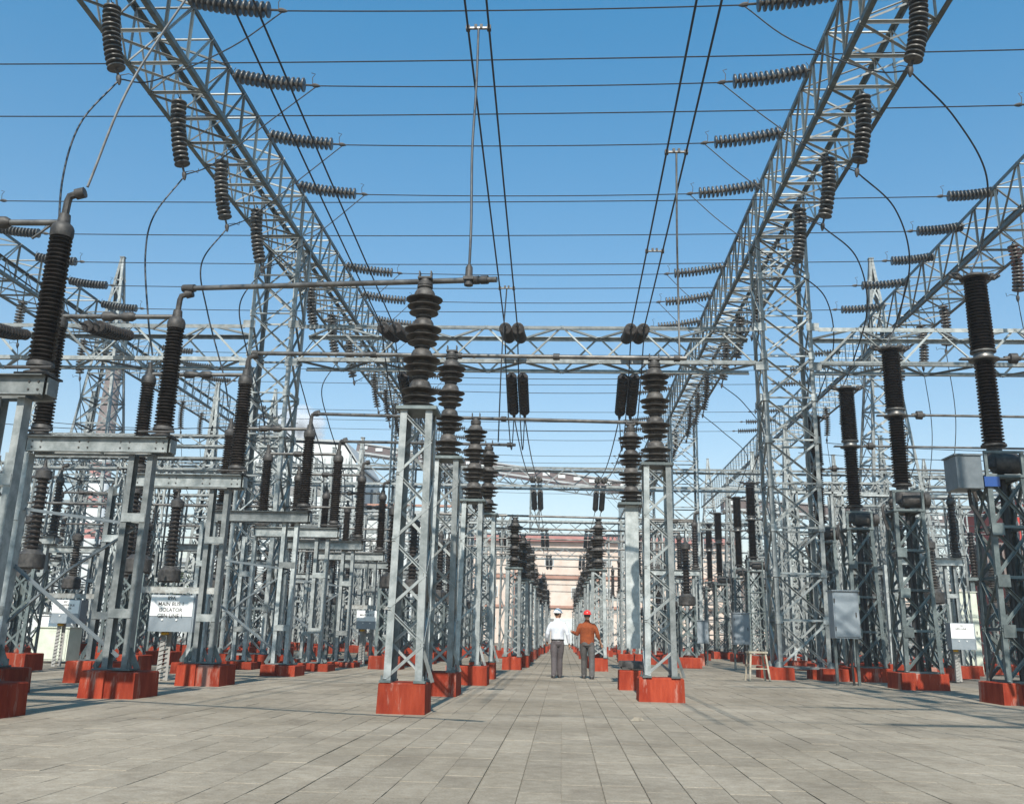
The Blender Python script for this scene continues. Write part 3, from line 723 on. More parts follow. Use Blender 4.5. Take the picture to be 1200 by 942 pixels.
# ------------------------------------------------------------------ insulator strings
DISC = G(); DISC.lathe((0,0,0), (0,0,1), [(0,.03),(.010,.06),(.014,.12),(.006,.17),(.012,.186),(.030,.190),(.060,.182),(.078,.15),(.090,.085),(.10,.062),(.14,.055),(.15,.02)], 18)
DISC = DISC.mesh('disc', PORS, True)
def basis(d):
    return Vector(d).normalized().to_track_quat('Z', 'Y')
def string(label, p0, p1, n=14, group='', sag=.12, near=True, name='insulator_string', m=None, horn=True, dm=None, s=1.0):
    """p0 = fixing on the steel, p1 = live end; discs threaded between, hanging in a slight curve"""
    t = thing(name, label, 'insulator string', p0, 0, group); d = Vector(p1)-Vector(p0); L = d.length
    drop = Vector((0,0,-1)); hor = abs(d.normalized().z) < .8
    side = drop if hor else Vector((0,0,0))
    bend = Vector((-1 if p0[0] < 0 else 1, 0, 0)) if not hor else Vector((0,0,0))
    def P(f): return d*f + side*(sag*4*f*(1-f)*.5) + bend*(.34*f*(1-f))
    pos = [P(.09+.80*i/(n-1)) for i in range(n)]
    if near:
        for i in range(n):
            a = pos[min(i+1,n-1)]-pos[max(i-1,0)]
            o = ob('disc', dm or DISC, t); o.rotation_mode = 'QUATERNION'; o.location = pos[i]
            o.rotation_quaternion = basis(-a); step = (pos[1]-pos[0]).length/.155; o.scale = (s, s, step)
    else:
        q = G(); dn = d.normalized()
        for i in range(n):
            q.lathe(pos[i], -dn, [(0,.03),(.01,.09),(.02,.17*s),(.045,.182*s),(.09,.07),(.15,.05)], 8)
        gp('discs', q, PORS, t, True)
    q = G().tube([(0,0,0), tuple(P(.08))], .025, 6)
    if horn and near:
        up0 = Vector((0,0,1)) if hor else Vector((0,-.8,.3)); b2 = P(.02); dn0 = d.normalized()
        q.tube([b2, b2+up0*.15, b2+up0*.24+dn0*.05], .010, 5)
    gp('hanger', q, CAST, t)
    q = G(); q.tube([tuple(P(.9)), tuple(P(1.0))], .028, 6)
    e = P(1.0); dn = d.normalized(); q.lathe(e-dn*.02, dn, [(0,.05),(.06,.06),(.12,.05),(.2,.02)], 8)
    if horn and near:
        up = Vector((0,0,1)) if hor else Vector((-1 if d.x <= 0 else 1,0,.1)); b = e-dn*.03
        q.tube([b, b+up*.22-dn*.02, b+up*.34+dn*.05, b+up*.36-dn*.06], .010, 5)
    gp('clamp', q, CAST, t, True)
    return t
def wire(label, pts, r=.017, group=None, cat='wire', seg=6, n=14, name='overhead_wire', m=WIRE):
    """smooth wire through the points"""
    P = [Vector(p) for p in pts]; out = []
    if len(P) > 2:
        ext = [P[0]*2-P[1]]+P+[P[-1]*2-P[-2]]
        for i in range(1, len(ext)-2):
            for k in range(n):
                t = k/n; a, b, c, d = ext[i-1:i+3]
                out.append(.5*((2*b)+(c-a)*t+(2*a-5*b+4*c-d)*t*t+(3*b-a-3*c+d)*t*t*t))
        out.append(P[-1])
    else: out = P
    c0 = out[0]
    o = gp(name, G().tube([p-c0 for p in out], r, seg), m, None, True); o.location = c0
    return tag(o, label, cat, group)
def span(label, a, b, sag, r=.015, group='wires strung across the yard'):
    a = Vector(a); b = Vector(b); pts = []
    for i in range(25):
        f = i/24; p = a.lerp(b, f); p.z -= sag*4*f*(1-f); pts.append(p)
    c0 = pts[0].copy(); o = gp('overhead_wire', G().tube([p-c0 for p in pts], r, 6), WIRE, None, True); o.location = c0
    return tag(o, label, 'wire', group)

phases = [18.8, 21.95, 25.1, 28.4, 35.5, 38.8, 42.2, 48.2, 51.4, 54.6, 62, 65.3, 68.7, 75, 78.2, 81.4, 89, 92.3, 95.7]
hangs =  [17.0, 20.7, 23.8, 27.0, 33.7, 37.2, 40.6, 46.5, 49.8, 53.0, 60.2, 63.7, 67.2, 73.3, 76.6, 79.8, 87.3, 90.7, 94.1]
for i, y in enumerate(phases):
    near = y < 45; ordn = ORD[i]
    ze = 14.92
    string('sideways string %s from the top on the left beam, pointing to the aisle' % ordn, (-8.9,y,15.22), (-6.68,y+.05,ze), 14, 'strings on the left beam pointing to the aisle', near=near)
    string('sideways string %s from the top on the right beam, pointing to the aisle' % ordn, (6.25,y,15.22), (4.05,y+.05,ze), 14, 'strings on the right beam pointing to the aisle', near=near)
    span('%s wire from the top between the left and right long beams' % ordn, (-6.5,y+.05,ze-.02), (3.87,y+.05,ze-.02), .06, .016 if near else .02)
    h = hangs[i]
    zz = 11.78 if i else 12.1
    string('hanging string %s from the top under the left beam' % ordn, (-9.65,h,13.80), (-9.36,h+.15,zz), 14, 'strings hanging under the left beam', near=near)
    string('hanging string %s from the top under the right beam' % ordn, (7.08,h,13.80), (6.86,h+.15,zz+.03), 14, 'strings hanging under the right beam', near=near)
    # jumpers
    wire('jumper cable %s from the top crossing inside the left beam' % ordn, [(-6.62,y+.05,ze-.05), (-7.6,y-.3,13.7), (-8.8,h+.6,12.3), (-9.36,h+.15,zz-.05)], .016, 'jumper cables under the left beam', 'cable', n=6, name='jumper_cable')
    wire('jumper cable %s from the top crossing inside the right beam' % ordn, [(4.0,y+.05,ze-.05), (4.9,y-.3,13.75), (6.2,h+.6,12.4), (6.86,h+.15,zz-.02)], .016, 'jumper cables under the right beam', 'cable', n=6, name='jumper_cable')
# the same yard goes on overhead and behind the camera: these throw the streaks of shade on the paving
for i, y in enumerate((-1.4, 1.9, 9.0, 12.3)):
    h = (-2.7, .5, 7.2, 10.7)[i]
    for nm, X, s in (('left', -8.9, 1), ('right', 6.25, -1)):
        string('%s sideways string of the %s beam overhead, above the frame' % (ORD[i], nm), (X,y,15.22), (X+s*2.2,y+.05,14.92), 14, 'strings above the frame', near=False)
        string('%s hanging string of the %s beam overhead, above the frame' % (ORD[i], nm), (X-s*.75,h,13.8), (X-s*.7,h+.1,11.8), 14, 'strings above the frame', near=False)
        wire('%s jumper cable of the %s beam overhead, above the frame' % (ORD[i], nm), [(X+s*2.2,y+.05,14.9), (X+s*1.2,y-.5,13.7), (X-s*.7,h+.1,11.8)], .016, None, 'cable', n=6, name='jumper_cable')
    span('%s wire overhead between the long beams, above the frame' % ORD[i], (-6.7,y+.05,14.9), (4.05,y+.05,14.9), .06)
# outer wires (left outer beam to right outer beam)
for i, y in enumerate((15.8, 18.4, 21.1, 23.7, 29.3, 32.1, 34.9, 37.6, 40.6, 47.5, 50.5, 53.5, 60.5, 63.5, 66.5)):
    z = 15.2; near = y < 44; xr = 12.35 if i < 7 else 12.0
    span('%s wire from the top running past both long beams to the outer beams' % ORD[i], (-19.35,y,z-.1), (xr-.2,y,z), .12, .017)
    string('sideways string %s from the top on the outer right beam' % ORD[i], (13.8+.35,y,15.42), (xr-.05,y,z+.02), 13, 'strings on the outer right beam', near=near and y > 23, s=.95)
    string('sideways string %s from the top on the outer left beam' % ORD[i], (-21.4,y,15.35), (-19.45,y,z-.08), 13, 'strings on the outer left beam', near=near and y > 23, s=.95)
for i, y in enumerate((26.5, 29.8, 35.8, 38.2, 41, 50, 53, 56)):
    string('hanging string %s from the top under the outer right beam' % ORD[i], (14.6,y,13.8), (14.6,y+.1,11.95), 13, 'strings hanging under the outer right beam', near=y < 44)
    wire('thin dropper %s from the top below the outer right beam' % ORD[i], [(14.6,y+.1,11.9),(14.75,y+.3,9),(14.2,y+.8,5.2)], .016, 'droppers below the outer right beam', 'cable', name='dropper_cable')
    string('hanging string %s from the top under the outer left beam' % ORD[i], (-22.1,y,13.8), (-22.1,y+.1,11.95), 13, 'strings hanging under the outer left beam', near=y < 44)
    wire('thin dropper %s from the top below the outer left beam' % ORD[i], [(-22.1,y+.1,11.9),(-21.6,y+.3,9),(-20.2,y+.8,6)], .016, 'droppers below the outer left beam', 'cable', name='dropper_cable')

# droppers from the hanging strings to the equipment
zl = 6.32
for i, (h, yi, zz) in enumerate(((17.0,15.3,12.1),(20.7,19.1,11.78),(23.8,23.9,11.78),(27.0,27.2,11.78),(33.7,34.4,11.78),(37.2,38,11.78))):
    zt_ = 6.62 if i < 3 else 6.3
    wire('long dropper %s from the left, sweeping down from the left beam to an isolator' % ORD[i], [(-9.36,h+.15,zz-.1), (-9.78,h-.25,zz-1.3), (-9.55,(h+yi)/2-.1,9.2), (-8.95,yi,7.4), (-8.76,yi,zt_)], .02, 'droppers from the left beam', 'cable', name='dropper_cable')
for i, (h, xb, yb, zz) in enumerate(((17.0,8.9,20.0,12.1),(20.7,8.84,25.4,11.8),(23.8,8.87,29.7,11.8),(27,8.87,33.8,11.8),(40.6,9.44,48.9,11.8),(46.5,9.69,54.2,11.8))):
    wire('long dropper %s from the right, arching from the right beam down to a breaker' % ORD[i], [(6.86,h+.15,zz-.05), (7.9,h+.8,zz-.7), (xb+.05,(h+yb)/2+.5,(zz+8.8)/2+.25), (xb+.25,yb,9.6), (xb-.1,yb,8.83)], .02, 'droppers from the right beam', 'cable', name='dropper_cable')
wire('thick conductor dropping from overhead to the nearest left isolator', [(-5.3,12.6,11.9), (-5.75,12.15,10.25), (-6.18,11.65,8.4), (-6.42,11.4,6.72)], .019, None, 'cable', name='dropper_cable', m=CABLE)

# ------------------------------------------------------------------ twin conductors along the aisle
DD = G(); DD.lathe((0,0,0), (0,0,1), [(0,.03),(.010,.06),(.014,.12),(.006,.17),(.012,.186),(.030,.190),(.060,.182),(.078,.15),(.090,.085),(.10,.062),(.14,.055),(.15,.02)], 16)
DD = DD.mesh('disc', PORB, True)
def z_at(y, x):  # sagging line seen from below: rises toward the camera end
    return None
lines = [(-5.3, 11.9, .0, 'left'), (-1.6, 13.6, .0, 'middle left'), (2.15, 10.95, 0, 'middle right')]
lines += [(-14.5, 11.0, 0, 'far left'), (-18.0, 11.0, 0, 'outermost left')]
for X, zc, _, nm in lines:
    for s in (-1, 1):
        x = X+s*.19; side = 'left' if s < 0 else 'right'
        pts = []
        for i in range(25):
            f = i/24; y = 2+f*(26.9-2); z = zc + (9.9-zc)*f - .10*4*f*(1-f); pts.append(Vector((x, y, z)))
        c0 = pts[0].copy(); o = gp('twin_conductor', G().tube([p-c0 for p in pts], .020, 6), WIRE, None, True); o.location = c0
        tag(o, '%s wire of the %s twin conductor coming overhead to the cross beam' % (side, nm), 'wire', 'twin conductors along the yard')
        string('%s string of the %s twin pair in front of the nearest cross beam' % (side, nm), (x,29.45,10.3), (x,27.0,9.9), 13, 'strings in front of the nearest cross beam', dm=DD, sag=.1, horn=False)
        if X > -14 and X < 8:
            string('%s black string of the %s pair behind the nearest cross beam' % (side, nm), (x,30.9,9.50), (x,33.3,8.62), 13, 'black strings behind the nearest cross beam', dm=DD, sag=.04, horn=False)
            pts = []
            for i in range(17):
                f = i/16; y = 33.4+f*(53.6-33.4); z = 8.6+(9.6-8.6)*f-.5*4*f*(1-f); pts.append(Vector((x, y, z)))
            c0 = pts[0].copy(); o = gp('twin_conductor', G().tube([p-c0 for p in pts], .022, 6), WIRE, None, True); o.location = c0
            tag(o, '%s wire of the %s twin conductor beyond the nearest cross beam' % (side, nm), 'wire', 'twin conductors along the yard')
            for j, yb in enumerate(GY[1:]):
                string('%s string of the %s pair before the %s cross beam' % (side, nm, ORD[j+1]), (x,yb-.05,9.9), (x,yb-2.3,9.65), 13, 'strings on the far cross beams', near=False)
                string('%s string of the %s pair beyond the %s cross beam' % (side, nm, ORD[j+1]), (x,yb+1.4,9.5), (x,yb+3.6,8.6), 13, 'strings on the far cross beams', near=False)
                if j < 2: span('%s wire of the %s pair beyond the %s cross beam' % (side, nm, ORD[j+1]), (x,yb+3.7,8.6), (x,GY[j+2]-2.3,9.6), .5, .022, 'twin conductors along the yard')
            # short jumper loop from front string, under the beam
            wire('%s hanging jumper loop of the %s pair under the nearest cross beam' % (side, nm), [(x,27.0,9.85),(x,28.6,8.6),(x,30.6,7.5),(x,32.3,7.2),(x,33.3,8.55)], .018, 'jumper loops under the nearest cross beam', 'cable', n=6, name='jumper_cable')
    def spacer(y, z, w=''):
        t = thing('spacer_clamp', 'spacer clamp on the %s twin conductor%s' % (nm, w), 'clamp', (X, y, z), 0)
        gp('bar', G().box((0,0,0), (.36,.05,.03)), PIPE, t)
        for s in (-1,1):
            gp('clamp_jaw', G().box((s*.19,0,0), (.07,.1,.08)), CAST, t); gp('bolt', G().box((s*.05,0,.03), (.05,.06,.08)), CAST, t)
    f = lambda y: zc+(9.9-zc)*((y-2)/24.9)-.4*((y-2)/24.9)*(1-(y-2)/24.9)
    if nm == 'middle left': spacer(14.9, f(14.9), ' above the nearest pipe end'); spacer(24.6, f(24.6), ' closer to the cross beam')
    if nm == 'middle right': spacer(17.0, f(17.0), ' above the long pipe'); spacer(21.6, f(21.6), ' halfway to the cross beam')
FZ = lambda zc, y: zc+(9.9-zc)*((y-2)/24.9)-.4*((y-2)/24.9)*(1-(y-2)/24.9)
z0 = FZ(13.6, 14.9)
wire('thick dropper from the middle left spacer to the nearest pipe end', [(-1.6,14.9,z0), (-1.57,14.62,z0-1.3), (-1.56,14.25,8.8), (-1.49,13.85,7.3), (-1.49,13.8,6.42)], .021, None, 'cable', name='dropper_cable')
tz = thing('dropper_clamp', 'black clamp block at the end of the nearest bus pipe', 'clamp', (-1.49,13.8,6.33)); gp('sleeve', G().lathe((0,0,-.10), (0,0,1), [(0,.07),(.12,.075),(.14,.06),(.30,.055),(.34,.03)], 10), CAST, tz, True); gp('bolt', G().box((0,-.07,0), (.16,.05,.05)), CAST, tz)
z0 = FZ(10.95, 17.0)
wire('pale dropper from the middle right spacer down to the long pipe', [(2.15,17.0,z0), (2.17,17.4,z0-1.6), (2.22,17.85,7.6), (2.22,17.9,6.33)], .02, None, 'cable', name='dropper_cable', m=PIPE)
wire('thin dropper hanging from the second spacer to the third pipe', [(-1.6,24.6,FZ(13.6,24.6)), (-1.7,24.8,8.4), (-1.75,25.0,6.0)], .018, None, 'cable', name='dropper_cable')

# ------------------------------------------------------------------ people
PM = {}
def pmat(n, c, r=.85, c2=None, b=.4):
    if n not in PM: PM[n] = mat(n, c, c2 or tuple(x*.8 for x in c), r, 0, 14, b, bscale=60)
    return PM[n]
def loft(g, rings, seg=18):
    """rings: (center, rx, ry, tangent) elliptical tube with rounded ends; rx = across, ry = front-back"""
    vs = []; n = len(rings)
    for (c, rx, ry, tn) in rings:
        c = Vector(c); tn = Vector(tn).normalized(); fx = Vector((1,0,0)) if abs(tn.x) < .8 else Vector((0,0,1))
        a = (fx-tn*fx.dot(tn)).normalized(); b = tn.cross(a)
        for k in range(seg):
            t = 2*math.pi*k/seg; vs.append(c+a*math.cos(t)*rx+b*math.sin(t)*ry)
    g.add(vs, [(i*seg+k, i*seg+(k+1)%seg, (i+1)*seg+(k+1)%seg, (i+1)*seg+k) for i in range(n-1) for k in range(seg)]+[tuple(range(seg-1,-1,-1)), tuple((n-1)*seg+k for k in range(seg))])
def limb(g, pts, radii, seg=14, flat=1.0):
    pts = [Vector(p) for p in pts]; n = len(pts); rings = []
    d0 = (pts[1]-pts[0]).normalized(); d1 = (pts[-1]-pts[-2]).normalized()
    rings.append((pts[0]-d0*radii[0]*.7, radii[0]*.5, radii[0]*.5*flat, d0))
    for i in range(n):
        d = pts[min(i+1,n-1)]-pts[max(i-1,0)]; rings.append((pts[i], radii[i], radii[i]*flat, d))
    rings.append((pts[-1]+d1*radii[-1]*.7, radii[-1]*.5, radii[-1]*.5*flat, d1))
    loft(g, rings, seg)
def ball(g, c, r, seg=16):
    rx, ry, rz = r; vs = []; n = 10
    pr = []
    for i in range(n+1):
        a = math.pi*i/n; pr.append((-math.cos(a), math.sin(a)))
    for z, q in pr:
        for k in range(seg):
            t = 2*math.pi*k/seg; vs.append((c[0]+rx*max(q,.02)*math.cos(t), c[1]+ry*max(q,.02)*math.sin(t), c[2]+rz*z))
    g.add(vs, [(i*seg+k, i*seg+(k+1)%seg, (i+1)*seg+(k+1)%seg, (i+1)*seg+k) for i in range(n) for k in range(seg)]+[tuple(range(seg-1,-1,-1)), tuple(n*seg+k for k in range(seg))])
def fused(name, g, m, parent, vox=.012, it=3):
    """weld overlapping volumes into one continuous skin"""
    tmp = ob('tmp', g.mesh('tmp', m))
    md = tmp.modifiers.new('r', 'REMESH'); md.mode = 'VOXEL'; md.voxel_size = vox; md.use_smooth_shade = True
    ms = tmp.modifiers.new('s', 'SMOOTH'); ms.iterations = it; ms.factor = .5
    dg = bpy.context.evaluated_depsgraph_get(); me = bpy.data.meshes.new_from_object(tmp.evaluated_get(dg)); bpy.data.objects.remove(tmp)
    me.name = name; me.polygons.foreach_set('use_smooth', [True]*len(me.polygons))
    if not me.materials: me.materials.append(m)
    return ob(name, me, parent)
SKIN = mat('skin', (.30, .15, .09), (.36, .19, .12), .55, 0, 20)
HAIR = mat('dark_hair', (.02, .016, .014), (.04, .033, .03), .6, 0, 40)
SHOE = mat('black_shoe', (.025, .02, .018), (.05, .04, .035), .4, 0, 20)
BELT = mat('black_belt', (.02, .018, .016), None, .4)
def hand(g, w, d, side, curl=.35, palm=None):
    """wrist w, direction d; five separate fingers"""
    w = Vector(w); d = Vector(d).normalized(); n = Vector(palm or (-side,0,0)); n = (n-d*n.dot(d)).normalized(); a = d.cross(n)
    if a.y > 0: a = -a          # a = towards little finger / back
    limb(g, [w-d*.03, w+d*.02, w+d*.07, w+d*.085], [.027,.034,.038,.034], 10, .5)
    for i, (o, L) in enumerate(((-.030,.072),(-.010,.082),(.011,.076),(.031,.058))):
        p = w+d*.085+a*o; r = .0095
        q1 = p+(d*math.cos(curl)+n*math.sin(curl))*L*.5; q2 = q1+(d*math.cos(curl*2.1)+n*math.sin(curl*2.1))*L*.5
        limb(g, [p-d*.012, q1, q2], [r, r*.95, r*.8], 8)
    p = w+d*.028-a*.030; limb(g, [p, p-a*.022+d*.026+n*.008, p-a*.026+d*.055+n*.014], [.013,.011,.0095], 8)
def person(label, loc, rz, shirt, trouser, helmet, armsL, armsR, headturn=0, stance=((-.095,0),(.10,-.02)), build=1.0, scale=1, waist_rib=None, sleeveR=1.0):
    t = thing('person', label, 'person', loc, rz); t.scale = (scale,)*3
    # figure faces +Y (away from the camera)
    hipz, shz = .92, 1.42
    body = G(); B = build
    loft(body, [((0,0,.80),.10,.08,(0,0,1)), ((0,0,.86),.155*B,.105*B,(0,0,1)), ((0,0,.95),.165*B,.115*B,(0,0,1)), ((0,.005,1.05),.150*B,.110*B,(0,0,1)), ((0,.005,1.18),.158*B,.112*B,(0,0,1)), ((0,0,1.32),.178*B,.115*B,(0,0,1)), ((0,-.005,1.41),.165*B,.09,(0,0,1)), ((0,0,1.46),.085,.065,(0,0,1)), ((0,.005,1.50),.055,.058,(0,0,1)), ((0,.012,1.58),.05,.055,(0,0,1))])
    legs = []
    for s, (sx, sy) in zip((-1,1), stance):
        hip = Vector((s*.085*B, 0, .88)); kn = Vector((sx*.95, sy*.5+.015, .49)); an = Vector((sx, sy-.01, .085))
        limb(body, [hip, (hip+kn)/2+Vector((s*.008,0,0)), kn, (kn+an)/2+Vector((0,-.012,.03)), an], [.088,.078,.055,.053,.036])
        legs.append((hip, kn, an))
    arms = []
    for s, (el, wr) in ((-1, armsL), (1, armsR)):
        sh = Vector((s*.175*B, 0, 1.385)); el = Vector(el); wr = Vector(wr)
        limb(body, [sh, (sh+el)/2, el, (el*.6+wr*.4), wr], [.052,.046,.038,.036,.026])
        arms.append((s, sh, el, wr))
    # head with face, ears and nose, turned on the neck
    hd = G(); c, sn = math.cos(headturn), math.sin(headturn)
    ball(hd, (0,.005,.09), (.076,.095,.115)); ball(hd, (0,.045,.035), (.055,.055,.055)); ball(hd, (0,.101,.075), (.014,.022,.028))
    ball(hd, (0,.088,.10), (.05,.014,.012)); ball(hd, (0,.093,.032), (.028,.012,.012))
    for s in (-1,1): ball(hd, (s*.078,0,.075), (.012,.02,.034)); ball(hd, (s*.032,.086,.088), (.012,.010,.008))
    hv = [(x*c-y*sn, x*sn+y*c+.012, z+1.555) for x, y, z in hd.v]; body.add(hv, hd.f)
    for s, sh, el, wr in arms: hand(body, wr, wr-el, s)
    fused('body', body, SKIN, t, .009, 2)
    ey = G()
    for s in (-1,1):
        x, y = s*.032, .096; ey.lathe((x*c-y*sn-(0), x*sn+y*c+.006, 1.645), (-sn, c, 0), [(0,.008),(.004,.006)], 8)
    gp('eyes', ey, BLACK, t)
    # hair below the helmet
    h = G(); ball(h, (0,-.012,.10), (.081,.092,.095))
    h2 = G(); h2.add([(x*c-y*sn, x*sn+y*c+.012, max(z,.045+ (.10 if y > .03 else 0))+1.555) for x, y, z in h.v], h.f); gp('hair', h2, HAIR, t, True)
    # shirt
    q = G(); bot = .93 if waist_rib is None else .86
    loft(q, [((0,0,bot-.01),.168*B,.128*B,(0,0,1)), ((0,0,bot+.05),.178*B,.138*B,(0,0,1)), ((0,-.006,1.08),.178*B,.136*B,(0,0,1)), ((0,-.004,1.2),.180*B,.132*B,(0,0,1)), ((0,0,1.33),.192*B,.128*B,(0,0,1)), ((0,0,1.415),.165*B,.10,(0,0,1)), ((0,0,1.465),.088,.076,(0,0,1)), ((0,0,1.50),.066,.068,(0,0,1))], 24)
    for s, sh, el, wr in arms:
        e2 = el; w2 = el.lerp(wr, .93 if sleeveR == 1 or s < 0 else sleeveR)
        ln = Vector((0,0,0)); 
        limb(q, [sh+Vector((-s*.03,0,.0)), sh.lerp(el,.35), sh.lerp(el,.75)+Vector((s*.006,0,0)), el, el.lerp(w2,.4)+Vector((0,-.004,-.006)), w2], [.070,.066,.057,.056,.050,.040])
    # cloth folds
    q.v = [(x+.004*math.sin(z*47+y*23), y+.005*math.sin(z*38+x*31), z) for x, y, z in q.v]
    fused('shirt' if waist_rib is None else 'sweater', q, shirt, t, .010, 2)
    if waist_rib is not None:
        q = G(); loft(q, [((0,0,.845),.160*B,.122*B,(0,0,1)), ((0,0,.86),.170*B,.130*B,(0,0,1)), ((0,0,.92),.178*B,.136*B,(0,0,1)), ((0,0,.93),.165*B,.128*B,(0,0,1))], 24); gp('waistband', q, waist_rib, t, True)
    q = G(); loft(q, [((0,0,1.475),.070,.070,(0,0,1)), ((0,-.002,1.49),.072,.073,(0,0,1)), ((0,0,1.525),.063,.066,(0,0,1)), ((0,0,1.53),.05,.05,(0,0,1))], 20); gp('collar', q, shirt, t, True)
    # trousers
    q = G(); loft(q, [((0,0,.80),.12,.10,(0,0,1)), ((0,-.004,.86),.176*B,.134*B,(0,0,1)), ((0,-.006,.92),.178*B,.136*B,(0,0,1)), ((0,0,.975),.168*B,.126*B,(0,0,1))], 22)
    for s, (hip, kn, an) in zip((-1,1), legs):
        limb(q, [hip+Vector((0,-.004,0)), hip.lerp(kn,.5)+Vector((s*.006,0,0)), kn, kn.lerp(an,.5)+Vector((0,-.012,0)), an+Vector((0,-.008,.02)), an+Vector((0,0,-.015))], [.104,.098,.079,.077,.073,.074], 16, 1.06)
    q.v = [(x+.006*math.sin(z*33+y*20), y+.006*math.sin(z*27+x*25+1), z) for x, y, z in q.v]
    fused('trousers', q, trouser, t, .010, 2)
    if waist_rib is None:
        q = G(); loft(q, [((0,-.002,.955),.180*B,.139*B,(0,0,1)), ((0,-.002,.958),.185*B,.143*B,(0,0,1)), ((0,-.002,.988),.184*B,.142*B,(0,0,1)), ((0,0,.991),.178*B,.137*B,(0,0,1))], 24); gp('belt', q, BELT, t, True)
    for s, (hip, kn, an) in zip((-1,1), legs):
        q = G(); x, y = an.x, an.y
        loft(q, [((x,y-.085,.035),.026,.026,(0,1,0)), ((x,y-.075,.045),.038,.042,(0,1,0)), ((x,y-.02,.05),.042,.048,(0,1,0)), ((x+s*.006,y+.06,.038),.046,.036,(0,1,0)), ((x+s*.012,y+.14,.03),.046,.028,(0,1,0)), ((x+s*.014,y+.185,.024),.03,.018,(0,1,0))], 14)
        q.v = [(a, b, max(cc, .0)) for a, b, cc in q.v]; gp('shoe', q, SHOE, t, True)
    # hard hat
    q = G(); pr = [(0,.118),(.006,.122),(.012,.116),(.02,.104),(.05,.101),(.08,.088),(.105,.062),(.118,.03),(.121,.001)]
    q.lathe((0,0,0), (0,0,1), pr, 24)
    hm = []
    for x, y, z in q.v:
        yy = y*1.16; 
        if z < .014 and y > .05: yy += (y-.05)*.55
        hm.append((x, yy, z))
    q.v = hm
    for s in (-1,0,1): q.tube([(s*.035,-.095,.035),(s*.033,-.075,.088),(s*.028,0,.121),(s*.033,.075,.088),(s*.035,.10,.035)], .008, 6)
    q.v = [(x*c-y*sn, x*sn+y*c+.012, z+1.665) for x, y, z in q.v]
    gp('hard_hat', q, helmet, t, True)
    return t
person('man in white shirt, grey trousers and white hard hat walking away on the left', (-.13,26.6,0), R(4), pmat('white_cotton', (.66,.67,.70), .8, (.58,.59,.63), .25), pmat('grey_brown_trousers', (.075,.062,.064), .85, (.095,.08,.08)),
       mat('white_helmet', (.8,.8,.8), None, .35), ((-.275,-.02,1.13), (-.27,.10,.93)), ((.262,-.05,1.12), (.315,.02,.875)), headturn=R(-55), stance=((-.10,-.12),(.075,.16)), build=.98, scale=1.0)
person('man in rust orange sweater, grey trousers and red hard hat with left arm raised', (.66,26.6,0), R(-3), pmat('rust_orange_wool', (.27,.060,.014), .95, (.20,.044,.011), .8), pmat('olive_grey_trousers', (.095,.088,.084), .85, (.07,.066,.064)),
       mat('red_helmet', (.62,.02,.02), (.70,.04,.03), .3, 0, 5), ((-.27,.0,1.15), (-.40,.20,1.20)), ((.285,-.06,1.14), (.375,.03,.90)), headturn=R(6), stance=((-.09,.20),(.13,-.14)), build=1.10, scale=.985,
       waist_rib=pmat('orange_rib', (.42,.09,.018), .95, None, .8), sleeveR=.45)

# ------------------------------------------------------------------ stool
t = thing('stool', 'pale worn wooden stool standing before the near right gantry tower', 'stool', (5.42,28.2,0), R(6)); t.scale = (.86,.86,.95)
gp('seat', G().box((0,0,.80), (.62,.44,.05)), WOODP, t)
for sx in (-1,1):
    for sy in (-1,1): gp('leg', G().bar((sx*.33,sy*.26,0), (sx*.24,sy*.16,.775), .055, .05), WOODP, t)
for sy in (-1,1): gp('rung', G().bar((-.3,sy*.215,.34), (.3,sy*.215,.34), .045, .03), WOODP, t)
gp('rung', G().bar((-.285,-.2,.45), (-.285,.2,.45), .045, .03, up=(0,0,1)), WOODP, t); gp('rung', G().bar((.285,-.2,.45), (.285,.2,.45), .045, .03), WOODP, t)
o = gp('rubble_chip', G().prism([(-.09,-.04),(.02,-.06),(.1,-.01),(.07,.06),(-.04,.05)], 0, .045, .5), JOINT); o.location = (1.0,13.55,0.004); tag(o, 'small dark chip of rubble lying alone on the pavement slabs', 'rubble')

# ------------------------------------------------------------------ slender secondary equipment (voltage and current transformers)
def vt(label, loc, kind=0, group='instrument transformers'):
    t = thing('instrument_transformer', label, 'transformer', loc, 0, group)
    foot(t, 0, 0, .95, .85, .38); H = 2.35; st = []
    for i in range(4):
        z = .38+(H-.38)*i/3; h = .33; st.append([(-h,-h,z),(h,-h,z),(h,h,z),(-h,h,z)])
    lattice(t, st, .08, .05, 'XXXX', STEELD, False, horiz=(0,0,0,0))
    gp('tank', G().lathe((0,0,H+.02), (0,0,1), [(0,.3),(.03,.33),(.35,.33),(.42,.24),(.47,.2)], 14), CAST, t, True)
    q = G(); ribbed(q, 0, 1.75 if kind == 0 else 1.3, .125, .20, 14, 12, .85); q = q.mesh('insulator', PORB if kind == 0 else PORC, True); ob('insulator', q, t, (0,0,H+.49))
    z = H+.49+(1.75 if kind == 0 else 1.3)
    gp('head', G().lathe((0,0,z), (0,0,1), [(0,.16),(.03,.2),(.22,.2),(.28,.12),(.34,.05),(.5,.03)], 12), CAST, t, True)
    return t
v0 = vt('first transformer with tall brown insulator in the outer left bay', (-11.9,26.0,0)); v1 = vt('short insulator transformer at far left behind the isolators', (-17.0,26.5,0), 1)
n0 = n1 = 0
